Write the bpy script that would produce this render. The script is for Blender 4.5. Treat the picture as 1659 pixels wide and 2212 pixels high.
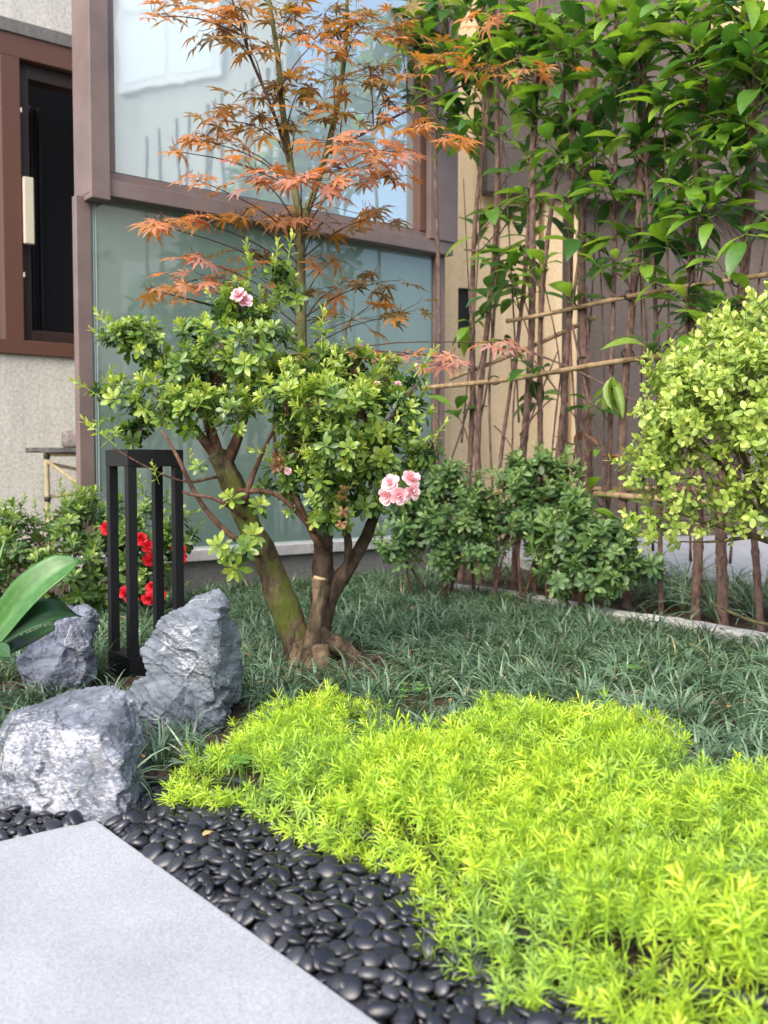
import bpy, bmesh, math, random
import numpy as np
from mathutils import Vector, Matrix, noise

for o in list(bpy.data.objects):
    bpy.data.objects.remove(o)
random.seed(7)
rng = np.random.default_rng(11)
SC = bpy.context.scene
COL = SC.collection

# ------------------------------------------------------------------ camera
# pixel grid used for measuring the photograph: 1659 x 2212
FQ, CU, CV, HV, CAMH = 2119.8, 829.5, 1106.0, 1000.0, 0.58
PITCH = math.atan((CV - HV) / FQ)
cam = bpy.data.cameras.new('camera')
camo = bpy.data.objects.new('camera', cam)
COL.objects.link(camo)
camo.location = (0, 0, CAMH)
camo.rotation_euler = (math.pi / 2 - PITCH, 0, 0)
cam.sensor_fit = 'VERTICAL'
cam.sensor_height = 24.0
cam.lens = 24.0 * FQ / 2212.0
cam.clip_start = 0.05
cam.clip_end = 500
cam.dof.use_dof = True
cam.dof.focus_distance = 2.15
cam.dof.aperture_fstop = 3.8
SC.camera = camo

# ------------------------------------------------------------------ sky, sun, exposure
SUN_EL, SUN_AZ = math.radians(45), math.radians(212)     # azimuth: direction the light comes from, clockwise from +Y
w = bpy.data.worlds.new('World'); SC.world = w; w.use_nodes = True
nt = w.node_tree
sky = nt.nodes.new('ShaderNodeTexSky'); sky.sky_type = 'NISHITA'; sky.sun_disc = False
sky.sun_elevation = SUN_EL; sky.sun_rotation = SUN_AZ
sky.air_density = 1.0; sky.dust_density = 4.0; sky.ozone_density = 1.0
bgn = nt.nodes['Background']; bgn.inputs['Strength'].default_value = 0.15
nt.links.new(sky.outputs[0], bgn.inputs['Color'])
sl = bpy.data.lights.new('sun', 'SUN'); sl.energy = .85; sl.angle = math.radians(75); sl.color = (1, .985, .965)
so = bpy.data.objects.new('sun', sl); COL.objects.link(so)
sd = Vector((math.sin(SUN_AZ) * math.cos(SUN_EL), math.cos(SUN_AZ) * math.cos(SUN_EL), math.sin(SUN_EL)))
so.rotation_euler = sd.to_track_quat('Z', 'Y').to_euler()
SC.view_settings.view_transform = 'Standard'
SC.view_settings.look = 'None'
SC.view_settings.exposure = 1.66
SC.view_settings.gamma = 1.0
SC.render.engine = 'CYCLES'
SC.cycles.use_denoising = True
SC.cycles.max_bounces = 10
SC.cycles.diffuse_bounces = 6
SC.cycles.transmission_bounces = 6
SC.cycles.caustics_reflective = False
SC.cycles.caustics_refractive = False

# ------------------------------------------------------------------ measuring helpers
sp, cp = math.sin(PITCH), math.cos(PITCH)
def ray(u, v):
    cx, cy = (u - CU) / FQ, -(v - CV) / FQ
    return np.array([cx, cp + cy * sp, -sp + cy * cp])
def P(u, v, y):                       # point on the pixel's ray at distance y
    d = ray(u, v); return np.array([0, 0, CAMH]) + d * (y / d[1])
def G(u, v, z):                       # point on the pixel's ray at height z
    d = ray(u, v); return np.array([0, 0, CAMH]) + d * ((z - CAMH) / d[2])
def on_line(o, e, u):                 # distance along a wall line seen at column u
    k = (u - CU) / FQ                 # x = k*y (pitch is small enough to ignore)
    return (k * o[1] - o[0]) / (e[0] - k * e[1])

# ------------------------------------------------------------------ mesh helpers
class MB:
    def __init__(s): s.V = []; s.F = {3: [], 4: []}; s.T = []; s.n = 0
    def add(s, V, F, tint=0.0):
        V = np.asarray(V, float).reshape(-1, 3)
        for k in ((3, 4)):
            fs = [f for f in F if len(f) == k] if not isinstance(F, dict) else F.get(k, [])
            if len(fs): s.F[k].append(np.asarray(fs, np.int64) + s.n)
        s.V.append(V); s.n += len(V)
        s.T.append(np.broadcast_to(np.asarray(tint, float), (len(V),)))
        return s
    def arrays(s):
        V = np.concatenate(s.V); T = np.concatenate(s.T)
        F = {k: (np.concatenate(s.F[k]) if s.F[k] else np.zeros((0, k), np.int64)) for k in (3, 4)}
        return V, F, T
    def mesh(s, name, mat, off=(0, 0, 0), smooth=True):
        V, F, T = s.arrays()
        return mk_mesh(name, V - np.asarray(off), F, T, mat, smooth)
    def build(s, name, mat, parent=None, smooth=True, loc=None):
        off = np.array(parent.location) if parent else (np.array(loc) if loc is not None else np.zeros(3))
        me = s.mesh(name, mat, off if parent is not None or loc is not None else (0, 0, 0), smooth)
        o = bpy.data.objects.new(name, me); COL.objects.link(o)
        if parent: o.parent = parent
        elif loc is not None: o.location = loc
        return o

def mk_mesh(name, V, F, T, mat, smooth=True):
    me = bpy.data.meshes.new(name)
    n3, n4 = len(F[3]), len(F[4])
    me.vertices.add(len(V)); me.vertices.foreach_set('co', np.ascontiguousarray(V, np.float32).ravel())
    me.loops.add(n3 * 3 + n4 * 4)
    me.loops.foreach_set('vertex_index', np.concatenate([F[3].ravel(), F[4].ravel()]).astype(np.int32))
    me.polygons.add(n3 + n4)
    st = np.concatenate([np.arange(n3) * 3, n3 * 3 + np.arange(n4) * 4]).astype(np.int32)
    me.polygons.foreach_set('loop_start', st)
    me.polygons.foreach_set('use_smooth', np.full(n3 + n4, smooth))
    a = me.attributes.new('tint', 'FLOAT', 'POINT'); a.data.foreach_set('value', np.ascontiguousarray(T, np.float32))
    me.update(calc_edges=True)
    if mat: me.materials.append(mat)
    return me

def bm_box(mb, o, e, n, a0, a1, z0, z1, n0, n1):     # box in a wall's own frame
    o = np.array([o[0], o[1], 0.]); e = np.array([e[0], e[1], 0.]); n = np.array([n[0], n[1], 0.]); k = np.array([0, 0, 1.])
    V = [o + e * a + n * b + k * z for z in (z0, z1) for (a, b) in ((a0, n0), (a1, n0), (a1, n1), (a0, n1))]
    F = [(0, 3, 2, 1), (4, 5, 6, 7), (0, 1, 5, 4), (1, 2, 6, 5), (2, 3, 7, 6), (3, 0, 4, 7)]
    V = np.array(V)
    if np.cross(e, n)[2] < 0: F = [f[::-1] for f in F]
    return mb.add(V, F)
def bevel(o, wd=.004, seg=2):
    m = o.modifiers.new('bevel', 'BEVEL'); m.width = wd; m.segments = seg; m.limit_method = 'ANGLE'
    for p in o.data.polygons: p.use_smooth = False
    return o

def nrm(a):
    a = np.asarray(a, float); return a / np.maximum(np.linalg.norm(a, axis=-1, keepdims=True), 1e-9)
def frames(Y, N):
    Y = nrm(Y); X = nrm(np.cross(Y, N)); Z = np.cross(X, Y)
    return np.stack([X, Y, Z], axis=-1)
def frames_z(Z, spin):                # frames whose Z axis is given, spun by an angle
    Z = nrm(Z); h = np.where(np.abs(Z[:, 2:3]) < .9, np.array([[0, 0, 1.]]), np.array([[1., 0, 0]]))
    X = nrm(np.cross(h, Z)); Y = np.cross(Z, X)
    c, s = np.cos(spin)[:, None], np.sin(spin)[:, None]
    return np.stack([X * c + Y * s, -X * s + Y * c, Z], axis=-1)
def scatter(mb, tmpl, R, pos, scale, dt=None):
    V, F, T = tmpl; n, m = len(pos), len(V)
    W = np.einsum('nij,vj->nvi', R * np.asarray(scale).reshape(-1, 1, 1), V) + pos[:, None, :]
    TT = np.broadcast_to(T, (n, m)) + (0 if dt is None else np.asarray(dt)[:, None])
    FF = {k: (F[k][None] + (np.arange(n) * m)[:, None, None]).reshape(-1, k) for k in (3, 4)}
    mb.add(W.reshape(-1, 3), FF, TT.ravel())

def curve(pts, n):                    # Catmull-Rom through the points (any columns)
    p = np.asarray(pts, float); p = np.vstack([2 * p[0] - p[1], p, 2 * p[-1] - p[-2]])
    out = []; segs = len(p) - 3
    for t in np.linspace(0, segs - 1e-6, n):
        i = int(t); f = t - i; a, b, c, d = p[i:i + 4]
        out.append(.5 * ((2 * b) + (-a + c) * f + (2 * a - 5 * b + 4 * c - d) * f * f + (-a + 3 * b - 3 * c + d) * f ** 3))
    return np.array(out)
def tube(mb, path, rad, sides=8, tint=0., cap=True, bump=0., bscale=30.):
    path = np.asarray(path, float); n = len(path); rad = np.broadcast_to(np.asarray(rad, float), (n,))
    tan = nrm(np.gradient(path, axis=0)); u = np.array([1., 0, 0])
    if abs(tan[0] @ u) > .8: u = np.array([0, 1., 0])
    V = []
    for i in range(n):
        u = u - tan[i] * (u @ tan[i]); u /= np.linalg.norm(u); v = np.cross(tan[i], u)
        for k in range(sides):
            a = 2 * math.pi * k / sides; d = u * math.cos(a) + v * math.sin(a); r = rad[i]
            if bump:
                q = path[i] + d * r; r *= 1 + bump * (noise.noise(Vector((q[0] * bscale, q[1] * bscale, q[2] * bscale * .5))) + .5 * noise.noise(Vector(q * bscale * 2.7)))
            V.append(path[i] + d * r)
    F = [(i * sides + k, i * sides + (k + 1) % sides, (i + 1) * sides + (k + 1) % sides, (i + 1) * sides + k) for i in range(n - 1) for k in range(sides)]
    if cap:
        V.append(path[0]); V.append(path[-1]); b = n * sides
        F += [(b, (k + 1) % sides, k) for k in range(sides)]
        F += [(b + 1, (n - 1) * sides + k, (n - 1) * sides + (k + 1) % sides) for k in range(sides)]
    return mb.add(V, F, tint)

# ------------------------------------------------------------------ naming helpers
def tag(o, label=None, cat=None, group=None, kind=None):
    if label: o['label'] = label
    if cat: o['category'] = cat
    if group: o['group'] = group
    if kind: o['kind'] = kind
    return o
def thing(name, loc, label, cat, group=None):
    o = bpy.data.objects.new(name, None); COL.objects.link(o); o.location = [float(c) for c in loc]
    o.empty_display_size = .05
    return tag(o, label, cat, group)
def part(name, mesh, parent, M=None):
    o = bpy.data.objects.new(name, mesh); COL.objects.link(o); o.parent = parent
    if M is not None: o.matrix_basis = M
    return o
def m4(R, pos, s, parent):
    M = Matrix.Identity(4); p = np.asarray(pos) - np.array(parent.location)
    for i in range(3):
        for j in range(3): M[i][j] = float(R[i, j] * s)
        M[i][3] = float(p[i])
    return M

# ------------------------------------------------------------------ materials
def mat(name, col=(.5, .5, .5), rough=.6, spec=.5, metal=0.):
    m = bpy.data.materials.new(name); m.use_nodes = True
    b = m.node_tree.nodes['Principled BSDF']
    b.inputs['Base Color'].default_value = (*col, 1); b.inputs['Roughness'].default_value = rough
    b.inputs['Specular IOR Level'].default_value = spec; b.inputs['Metallic'].default_value = metal
    return m
def N(m, t, **kw):
    n = m.node_tree.nodes.new('ShaderNode' + t)
    for k, v in kw.items():
        if k in n.inputs: n.inputs[k].default_value = v
        else: setattr(n, k, v)
    return n
def L(m, a, b): m.node_tree.links.new(a, b)
def ramp(m, fac, stops, interp='LINEAR'):
    r = N(m, 'ValToRGB'); e = r.color_ramp.elements; r.color_ramp.interpolation = interp
    while len(e) > 1: e.remove(e[-1])
    e[0].position = stops[0][0]; e[0].color = (*stops[0][1], 1)
    for p, c in stops[1:]:
        x = e.new(p); x.color = (*c, 1)
    L(m, fac, r.inputs[0]); return r.outputs[0]
def g(x): return (x, x, x)
def coords(m, scale=(1, 1, 1), rot=(0, 0, 0)):
    t = N(m, 'TexCoord'); mp = N(m, 'Mapping'); mp.inputs['Scale'].default_value = scale; mp.inputs['Rotation'].default_value = rot
    L(m, t.outputs['Object'], mp.inputs[0]); return mp.outputs[0]
def noisetex(m, vec, scale, detail=4, rough=.55, dist=0.):
    n = N(m, 'TexNoise'); n.inputs['Scale'].default_value = scale; n.inputs['Detail'].default_value = detail
    n.inputs['Roughness'].default_value = rough; n.inputs['Distortion'].default_value = dist
    L(m, vec, n.inputs['Vector']); return n.outputs['Fac']
def mix(m, fac, a, b, mode='MIX'):
    x = N(m, 'Mix', data_type='RGBA', blend_type=mode)
    for s, i in ((fac, 0), (a, 6), (b, 7)):
        if isinstance(s, (int, float)): x.inputs[i].default_value = s
        elif isinstance(s, tuple): x.inputs[i].default_value = (*s, 1)
        else: L(m, s, x.inputs[i])
    return x.outputs[2]
def bump(m, h, strength=.3, dist=.01):
    b = N(m, 'Bump'); b.inputs['Strength'].default_value = strength; b.inputs['Distance'].default_value = dist
    L(m, h, b.inputs['Height']); L(m, b.outputs[0], m.node_tree.nodes['Principled BSDF'].inputs['Normal']); return b
def base(m, c): L(m, c, m.node_tree.nodes['Principled BSDF'].inputs['Base Color'])

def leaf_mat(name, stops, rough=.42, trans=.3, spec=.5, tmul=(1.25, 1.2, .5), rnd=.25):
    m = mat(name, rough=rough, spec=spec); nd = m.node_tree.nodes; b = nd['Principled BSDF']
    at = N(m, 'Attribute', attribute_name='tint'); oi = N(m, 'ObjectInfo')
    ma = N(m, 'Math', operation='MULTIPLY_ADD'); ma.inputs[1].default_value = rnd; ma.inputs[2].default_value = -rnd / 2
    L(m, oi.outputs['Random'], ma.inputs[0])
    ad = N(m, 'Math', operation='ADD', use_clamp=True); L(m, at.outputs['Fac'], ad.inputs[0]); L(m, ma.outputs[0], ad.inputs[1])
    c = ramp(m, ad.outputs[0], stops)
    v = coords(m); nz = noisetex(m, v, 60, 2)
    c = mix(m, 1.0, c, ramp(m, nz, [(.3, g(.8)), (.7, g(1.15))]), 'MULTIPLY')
    base(m, c)
    tr = N(m, 'BsdfTranslucent'); L(m, mix(m, 1.0, c, tmul, 'MULTIPLY'), tr.inputs['Color'])
    ms = N(m, 'MixShader'); ms.inputs[0].default_value = trans
    L(m, b.outputs[0], ms.inputs[1]); L(m, tr.outputs[0], ms.inputs[2]); L(m, ms.outputs[0], nd['Material Output'].inputs[0])
    return m

M = {}
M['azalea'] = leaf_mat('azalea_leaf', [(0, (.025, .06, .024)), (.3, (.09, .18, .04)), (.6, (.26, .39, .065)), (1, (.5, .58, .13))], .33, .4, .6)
M['shrub'] = leaf_mat('low_shrub_leaf', [(0, (.05, .11, .045)), (.45, (.135, .25, .085)), (1, (.32, .47, .16))], .34, .36)
M['privet'] = leaf_mat('golden_privet_leaf', [(0, (.13, .22, .045)), (.5, (.30, .43, .075)), (1, (.52, .60, .15))], .4, .35, .55, (1.15, 1.15, .7))
M['hedge'] = leaf_mat('hedge_leaf', [(0, (.02, .06, .028)), (.45, (.055, .15, .03)), (.8, (.17, .32, .035)), (1, (.30, .42, .09))], .28, .45, .6)
M['redleaf'] = leaf_mat('red_young_leaf', [(0, (.22, .05, .03)), (1, (.35, .16, .08))], .35, .3)
M['maple'] = leaf_mat('maple_leaf', [(0, (.16, .125, .035)), (.35, (.42, .20, .04)), (.7, (.52, .23, .12)), (1, (.48, .27, .26))], .4, .45, .5, (1.3, 1.0, .5))
M['sedum'] = leaf_mat('sedum_leaf', [(0, (.17, .30, .08)), (.35, (.29, .47, .075)), (.7, (.41, .60, .035)), (1, (.57, .67, .06))], .45, .34, .45, (1.1, 1.1, .6))
M['mondo'] = leaf_mat('mondo_grass_blade', [(0, (.04, .08, .045)), (.5, (.105, .185, .10)), (.9, (.22, .32, .2)), (1, (.38, .29, .14))], .34, .22)
M['strap'] = leaf_mat('strap_leaf', [(0, (.02, .07, .02)), (.5, (.07, .19, .04)), (1, (.2, .36, .1))], .3, .25)
M['clover'] = leaf_mat('clover_leaf', [(0, (.08, .2, .03)), (1, (.16, .34, .05))], .45, .3)
M['pink'] = leaf_mat('pink_petal', [(0, (.78, .36, .42)), (1, (.86, .68, .72))], .5, .35, .3, (1.1, .8, .8))
M['red'] = leaf_mat('red_petal', [(0, (.45, .012, .02)), (1, (.7, .03, .05))], .5, .3, .3, (1.1, .6, .6))
M['dry'] = leaf_mat('dry_petal', [(0, (.13, .05, .025)), (1, (.3, .16, .07))], .7, .2)

def bark(name, a, b, moss=None, scale=1., msoft=(.42, .6)):
    m = mat(name, rough=.85, spec=.2); v = coords(m, (1, 1, .45)); n1 = noisetex(m, v, 40 * scale, 6, .65, .4)
    c = ramp(m, n1, [(.38, a), (.62, b)])
    if moss:
        n2 = noisetex(m, coords(m), 9 * scale, 5, .7); c = mix(m, ramp(m, n2, [(msoft[0], g(0)), (msoft[1], g(1))]), c, moss)
    base(m, c); bump(m, noisetex(m, v, 55 * scale, 7, .75, .8), 1., .014); return m
M['azbark'] = bark('mossy_azalea_bark', (.035, .026, .016), (.15, .11, .065), (.085, .105, .018), msoft=(.45, .6))
M['azbark2'] = bark('azalea_bark', (.05, .035, .022), (.2, .145, .09), (.09, .10, .025), msoft=(.55, .75))
M['azbark3'] = bark('dark_azalea_bark', (.02, .014, .010), (.085, .06, .04), (.05, .06, .015), msoft=(.58, .75))
M['twig'] = bark('azalea_twig_bark', (.06, .03, .02), (.18, .10, .07))
M['greenstem'] = bark('green_maple_bark', (.09, .10, .035), (.20, .18, .09))
M['mapletwig'] = bark('maple_twig_bark', (.05, .03, .025), (.12, .07, .05))
M['hstem'] = bark('sapling_bark', (.10, .06, .048), (.24, .155, .125), scale=1.5)
M['privbark'] = bark('privet_bark', (.07, .06, .03), (.16, .14, .07))
M['bamboo'] = bark('bamboo_cane', (.24, .155, .08), (.44, .32, .19), scale=.7)
M['bamboo'].node_tree.nodes['Principled BSDF'].inputs['Roughness'].default_value = .5
M['palebamboo'] = bark('pale_bamboo', (.3, .25, .14), (.48, .42, .26), scale=.7)
M['cut'] = mat('cut_wood', (.35, .25, .14), .8)

def rock_mat(name, pale, dark=(.045, .055, .075), mid=(.16, .18, .215), seed=0.):
    m = mat(name, rough=.75, spec=.35)
    v0 = coords(m); ofs = N(m, 'VectorMath', operation='ADD'); ofs.inputs[1].default_value = (seed, seed * 1.7, -seed); L(m, v0, ofs.inputs[0]); v = ofs.outputs[0]
    mp = N(m, 'Mapping'); mp.inputs['Rotation'].default_value = (.5, .35, .2); mp.inputs['Scale'].default_value = (1, 1, 3.2); L(m, v, mp.inputs[0]); vs = mp.outputs[0]
    n1 = noisetex(m, vs, 14, 8, .72, .5)
    c = ramp(m, n1, [(.3, dark), (.5, mid), (.72, tuple(min(1, x * 1.75) for x in mid))])
    n2 = noisetex(m, vs, 85, 5, .8, .3); n3 = noisetex(m, v, 5.5, 4, .6)
    ad = N(m, 'Math', operation='MULTIPLY_ADD'); L(m, n3, ad.inputs[0]); ad.inputs[1].default_value = 1.1; L(m, n2, ad.inputs[2]); hf = N(m, 'Math', operation='MULTIPLY'); hf.inputs[1].default_value = .5; L(m, ad.outputs[0], hf.inputs[0])
    pm = ramp(m, hf.outputs[0], [(.53 - pale / 2, g(0)), (.59 - pale / 2, g(1))])
    c = mix(m, pm, c, (.33, .34, .37))
    vo = N(m, 'TexVoronoi', feature='DISTANCE_TO_EDGE'); vo.inputs['Scale'].default_value = 9
    nd = N(m, 'TexNoise'); nd.inputs['Scale'].default_value = 12; nd.inputs['Detail'].default_value = 5; L(m, v, nd.inputs['Vector'])
    av = N(m, 'VectorMath', operation='MULTIPLY_ADD'); L(m, nd.outputs['Color'], av.inputs[0]); av.inputs[1].default_value = (.12, .12, .12); L(m, v, av.inputs[2]); L(m, av.outputs[0], vo.inputs['Vector'])
    vn = ramp(m, vo.outputs['Distance'], [(.0, g(1)), (.008, g(.7)), (.02, g(0))])
    msk = ramp(m, noisetex(m, v, 11, 3), [(.52, g(0)), (.62, g(1))])
    c = mix(m, mix(m, 1., vn, msk, 'MULTIPLY'), c, (.48, .48, .47))
    och = ramp(m, noisetex(m, v, 16, 4, .7), [(.64, g(0)), (.74, g(.45))]); c = mix(m, och, c, (.34, .30, .2))
    base(m, c)
    hb = N(m, 'Math', operation='MULTIPLY_ADD'); L(m, n2, hb.inputs[0]); hb.inputs[1].default_value = .45; L(m, n1, hb.inputs[2])
    bump(m, hb.outputs[0], .9, .006); return m
M['rock_pale'] = rock_mat('pale_limestone', -.01, (.04, .046, .06), (.105, .118, .142), seed=1.3)
M['rock_tall'] = rock_mat('blue_grey_limestone', -.13, (.038, .047, .058), (.115, .134, .155), 4.1)
M['rock_back'] = rock_mat('dark_blue_limestone', -.16, (.045, .05, .072), (.15, .165, .205), 7.7)

m = M['granite'] = mat('pale_granite', rough=.7, spec=.3); v = coords(m)
c = ramp(m, noisetex(m, v, 380, 3, .8), [(.33, (.17, .178, .19)), (.45, (.268, .281, .298)), (.62, (.345, .358, .376))])
c = mix(m, 1., c, ramp(m, noisetex(m, v, 4, 6, .65), [(.3, g(.86)), (.6, g(1.04))]), 'MULTIPLY'); c = mix(m, ramp(m, noisetex(m, v, 26, 6, .8), [(.68, g(0)), (.76, g(.35))]), c, (.16, .14, .11)); base(m, c); bump(m, noisetex(m, v, 350, 3), .35, .003)
m = M['pebble'] = mat('black_pebble', rough=.3, spec=.5); v = coords(m); oi = N(m, 'ObjectInfo')
ofv = N(m, 'VectorMath', operation='ADD'); L(m, v, ofv.inputs[0]); L(m, oi.outputs['Location'], ofv.inputs[1])
c = ramp(m, noisetex(m, ofv.outputs[0], 90, 5, .6), [(.3, (.0055, .006, .009)), (.62, (.013, .014, .019)), (.72, (.035, .036, .042)), (.8, (.08, .08, .085))])
at = N(m, 'Attribute', attribute_name='tint'); rn = N(m, 'Math', operation='ADD'); L(m, oi.outputs['Random'], rn.inputs[0]); L(m, at.outputs['Fac'], rn.inputs[1]); fr_ = N(m, 'Math', operation='FRACT'); L(m, rn.outputs[0], fr_.inputs[0])
c = mix(m, ramp(m, fr_.outputs[0], [(0, g(0)), (.5, g(.1)), (1, g(.7))]), c, (.04, .041, .047))
base(m, c); L(m, ramp(m, noisetex(m, ofv.outputs[0], 50, 3), [(.3, g(.08)), (.7, g(.27))]), m.node_tree.nodes['Principled BSDF'].inputs['Roughness']); bump(m, noisetex(m, ofv.outputs[0], 220, 3), .12, .001)
m = M['soil'] = mat('soil', rough=.95, spec=.15); v = coords(m)
base(m, ramp(m, noisetex(m, v, 45, 7, .7), [(.3, (.028, .019, .013)), (.55, (.075, .052, .037)), (.75, (.14, .105, .08))])); bump(m, noisetex(m, v, 90, 6, .7), 1., .01)
def stucco(name, a, b, sc=220, st=.5, stain=.12):
    m = mat(name, rough=.9, spec=.2); v = coords(m)
    c = ramp(m, noisetex(m, v, sc, 4, .7), [(.32, a), (.6, b)])
    c = mix(m, 1., c, ramp(m, noisetex(m, v, 1.4, 5, .6), [(.3, g(1 - stain)), (.7, g(1.0))]), 'MULTIPLY')
    c = mix(m, 1., c, ramp(m, noisetex(m, coords(m, (5, 5, .35)), 3, 5, .65), [(.3, g(.84)), (.6, g(1.))]), 'MULTIPLY'); base(m, c); bump(m, noisetex(m, v, sc * .6, 4, .7), st, .004); return m
M['cream'] = stucco('cream_stippled_stucco', (.42, .41, .36), (.64, .62, .56), 70)
M['beige'] = stucco('beige_stucco', (.66, .48, .27), (.76, .57, .35), 60, .3)
M['mauve'] = stucco('grey_mauve_stucco', (.092, .074, .064), (.128, .104, .09), 60, .3)
M['concrete'] = stucco('grey_render', (.15, .14, .135), (.21, .20, .19), 80, .7, .25)
M['ledge'] = stucco('pale_stone_ledge', (.38, .37, .37), (.52, .51, .51), 60, .2, .3)
M['kerb'] = stucco('pale_concrete', (.42, .41, .38), (.58, .57, .54), 60, .4, .3)
M['path'] = stucco('grey_paving', (.30, .31, .33), (.40, .41, .43), 50, .3, .2)
M['earth'] = stucco('grey_ground', (.16, .15, .14), (.24, .23, .21), 30, .3, .2)
m = M['frame'] = mat('brown_painted_metal', rough=.42, spec=.5); v = coords(m)
c = ramp(m, noisetex(m, v, 6, 5, .6), [(.3, (.115, .08, .072)), (.7, (.165, .12, .11))])
c = mix(m, ramp(m, noisetex(m, v, 34, 6, .75), [(.66, g(0)), (.74, g(.5))]), c, (.36, .29, .27)); base(m, c)
M['frame2'] = mat('dark_brown_frame', (.10, .045, .03), .45)
M['darkframe'] = mat('dark_inner_frame', (.028, .014, .012), .45)
M['black'] = mat('black_interior', (.006, .006, .007), .8)
M['curtain'] = stucco('dark_curtain', (.02, .02, .022), (.035, .035, .04), 3, .1)
M['handle'] = mat('cream_plastic', (.52, .47, .36), .45)
M['silicone'] = mat('pale_sealant', (.34, .42, .40), .5)
def glass(name, a, b, fac):
    m = mat(name, rough=.35, spec=.5); nd = m.node_tree.nodes; v = coords(m)
    c = ramp(m, noisetex(m, v, 1.6, 3), [(.3, a), (.7, b)])
    sp_ = ramp(m, noisetex(m, v, 38, 4, .8), [(.70, g(0)), (.74, g(1))]); msk = ramp(m, noisetex(m, v, 3.2, 2), [(.5, g(0)), (.62, g(.7))])
    c = mix(m, mix(m, 1., sp_, msk, 'MULTIPLY'), c, (.45, .44, .33)); base(m, c)
    gl = N(m, 'BsdfGlossy'); gl.inputs['Roughness'].default_value = .03
    bn = N(m, 'Bump'); bn.inputs['Strength'].default_value = .08; bn.inputs['Distance'].default_value = .004; L(m, noisetex(m, v, 5, 2), bn.inputs['Height']); L(m, bn.outputs[0], gl.inputs['Normal']); gl.inputs['Color'].default_value = (.9, .97, 1, 1)
    ms = N(m, 'MixShader'); ms.inputs[0].default_value = fac; L(m, nd['Principled BSDF'].outputs[0], ms.inputs[1]); L(m, gl.outputs[0], ms.inputs[2]); L(m, ms.outputs[0], nd['Material Output'].inputs[0])
    return m
M['glass_up'] = glass('blue_reflective_glass', (.25, .33, .36), (.28, .37, .40), .34)
M['glass_lo'] = glass('green_frosted_glass', (.095, .145, .125), (.12, .175, .15), .075)
M['winglass'] = glass('dark_window_glass', (.05, .08, .085), (.07, .10, .105), .22)
m = M['lantern'] = mat('black_powder_coat', (.010, .0105, .013), .45, .25); v = coords(m)
base(m, ramp(m, noisetex(m, v, 170, 4, .7), [(.6, (.0055, .0058, .0075)), (.74, (.018, .017, .016)), (.82, (.1, .1, .1))])); bump(m, noisetex(m, v, 500, 2), .2, .001)
m = M['plastic'] = mat('black_plastic', (.012, .012, .014), .38)
base(m, ramp(m, noisetex(m, coords(m), 26, 5, .7), [(.5, (.012, .012, .014)), (.75, (.06, .05, .045))]))
M['stonepot'] = stucco('rough_stone', (.10, .085, .08), (.24, .21, .20), 40, 1.)
M['slate'] = stucco('dark_slate', (.06, .06, .06), (.13, .125, .12), 50, .8)
M['twine'] = mat('dark_twine', (.025, .02, .016), .8)
M['acgrey'] = mat('grey_metal_casing', (.32, .33, .34), .5)
M['white'] = mat('white_window_frame', (.75, .74, .72), .5)

# ================================================================== SETTING
BED = .045
slabA, slabR, slabL = G(206, 1770, .03), G(810, 2203, .03), G(0, 1816, .03)
e1 = (slabR - slabA)[:2]; e1 /= np.linalg.norm(e1); e2 = (slabL - slabA)[:2]; e2 /= np.linalg.norm(e2)
slab_poly = [slabA[:2], slabA[:2] + e1 * 1.15, slabA[:2] + e1 * 1.15 + e2 * .7, slabA[:2] + e2 * .7]
edge_q = [(-160, 1640), (60, 1700), (250, 1722), (330, 1738), (430, 1742), (520, 1748), (580, 1775), (650, 1830), (770, 1875), (900, 1895), (980, 1950), (1030, 2020), (1080, 2080), (1180, 2140), (1350, 2190), (1750, 2290)]
edge = np.array([G(u, v, .0)[:2] for u, v in edge_q])
edge_s = curve(edge, 140)

def in_poly(pts, poly):
    pts = np.atleast_2d(pts); x, y = pts[:, 0], pts[:, 1]; r = np.zeros(len(pts), bool); p = np.asarray(poly); n = len(p)
    for i in range(n):
        (x1, y1), (x2, y2) = p[i], p[(i + 1) % n]
        if y1 == y2: continue
        c = ((y1 > y) != (y2 > y)) & (x < (x2 - x1) * (y - y1) / (y2 - y1) + x1); r ^= c
    return r
def dist_path(pts, path):
    pts = np.atleast_2d(pts); d = np.full(len(pts), 9.)
    for a, b in zip(path[:-1], path[1:]):
        ab = b - a; t = np.clip(((pts - a) @ ab) / (ab @ ab + 1e-12), 0, 1); d = np.minimum(d, np.linalg.norm(pts - a - t[:, None] * ab, axis=1))
    return d
near_poly = list(edge_s) + [np.array([2.5, .3]), np.array([2.5, -1.5]), np.array([-2.5, -1.5]), np.array([-2.5, edge_s[0][1]])]

# ground sheet to the horizon, under everything
mb = MB(); s = 150; mb.add([(-s, -s, -.06), (s, -s, -.06), (s, s, -.06), (-s, s, -.06)], [(0, 1, 2, 3)])
tag(mb.build('ground', M['earth']), kind='structure')
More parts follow.
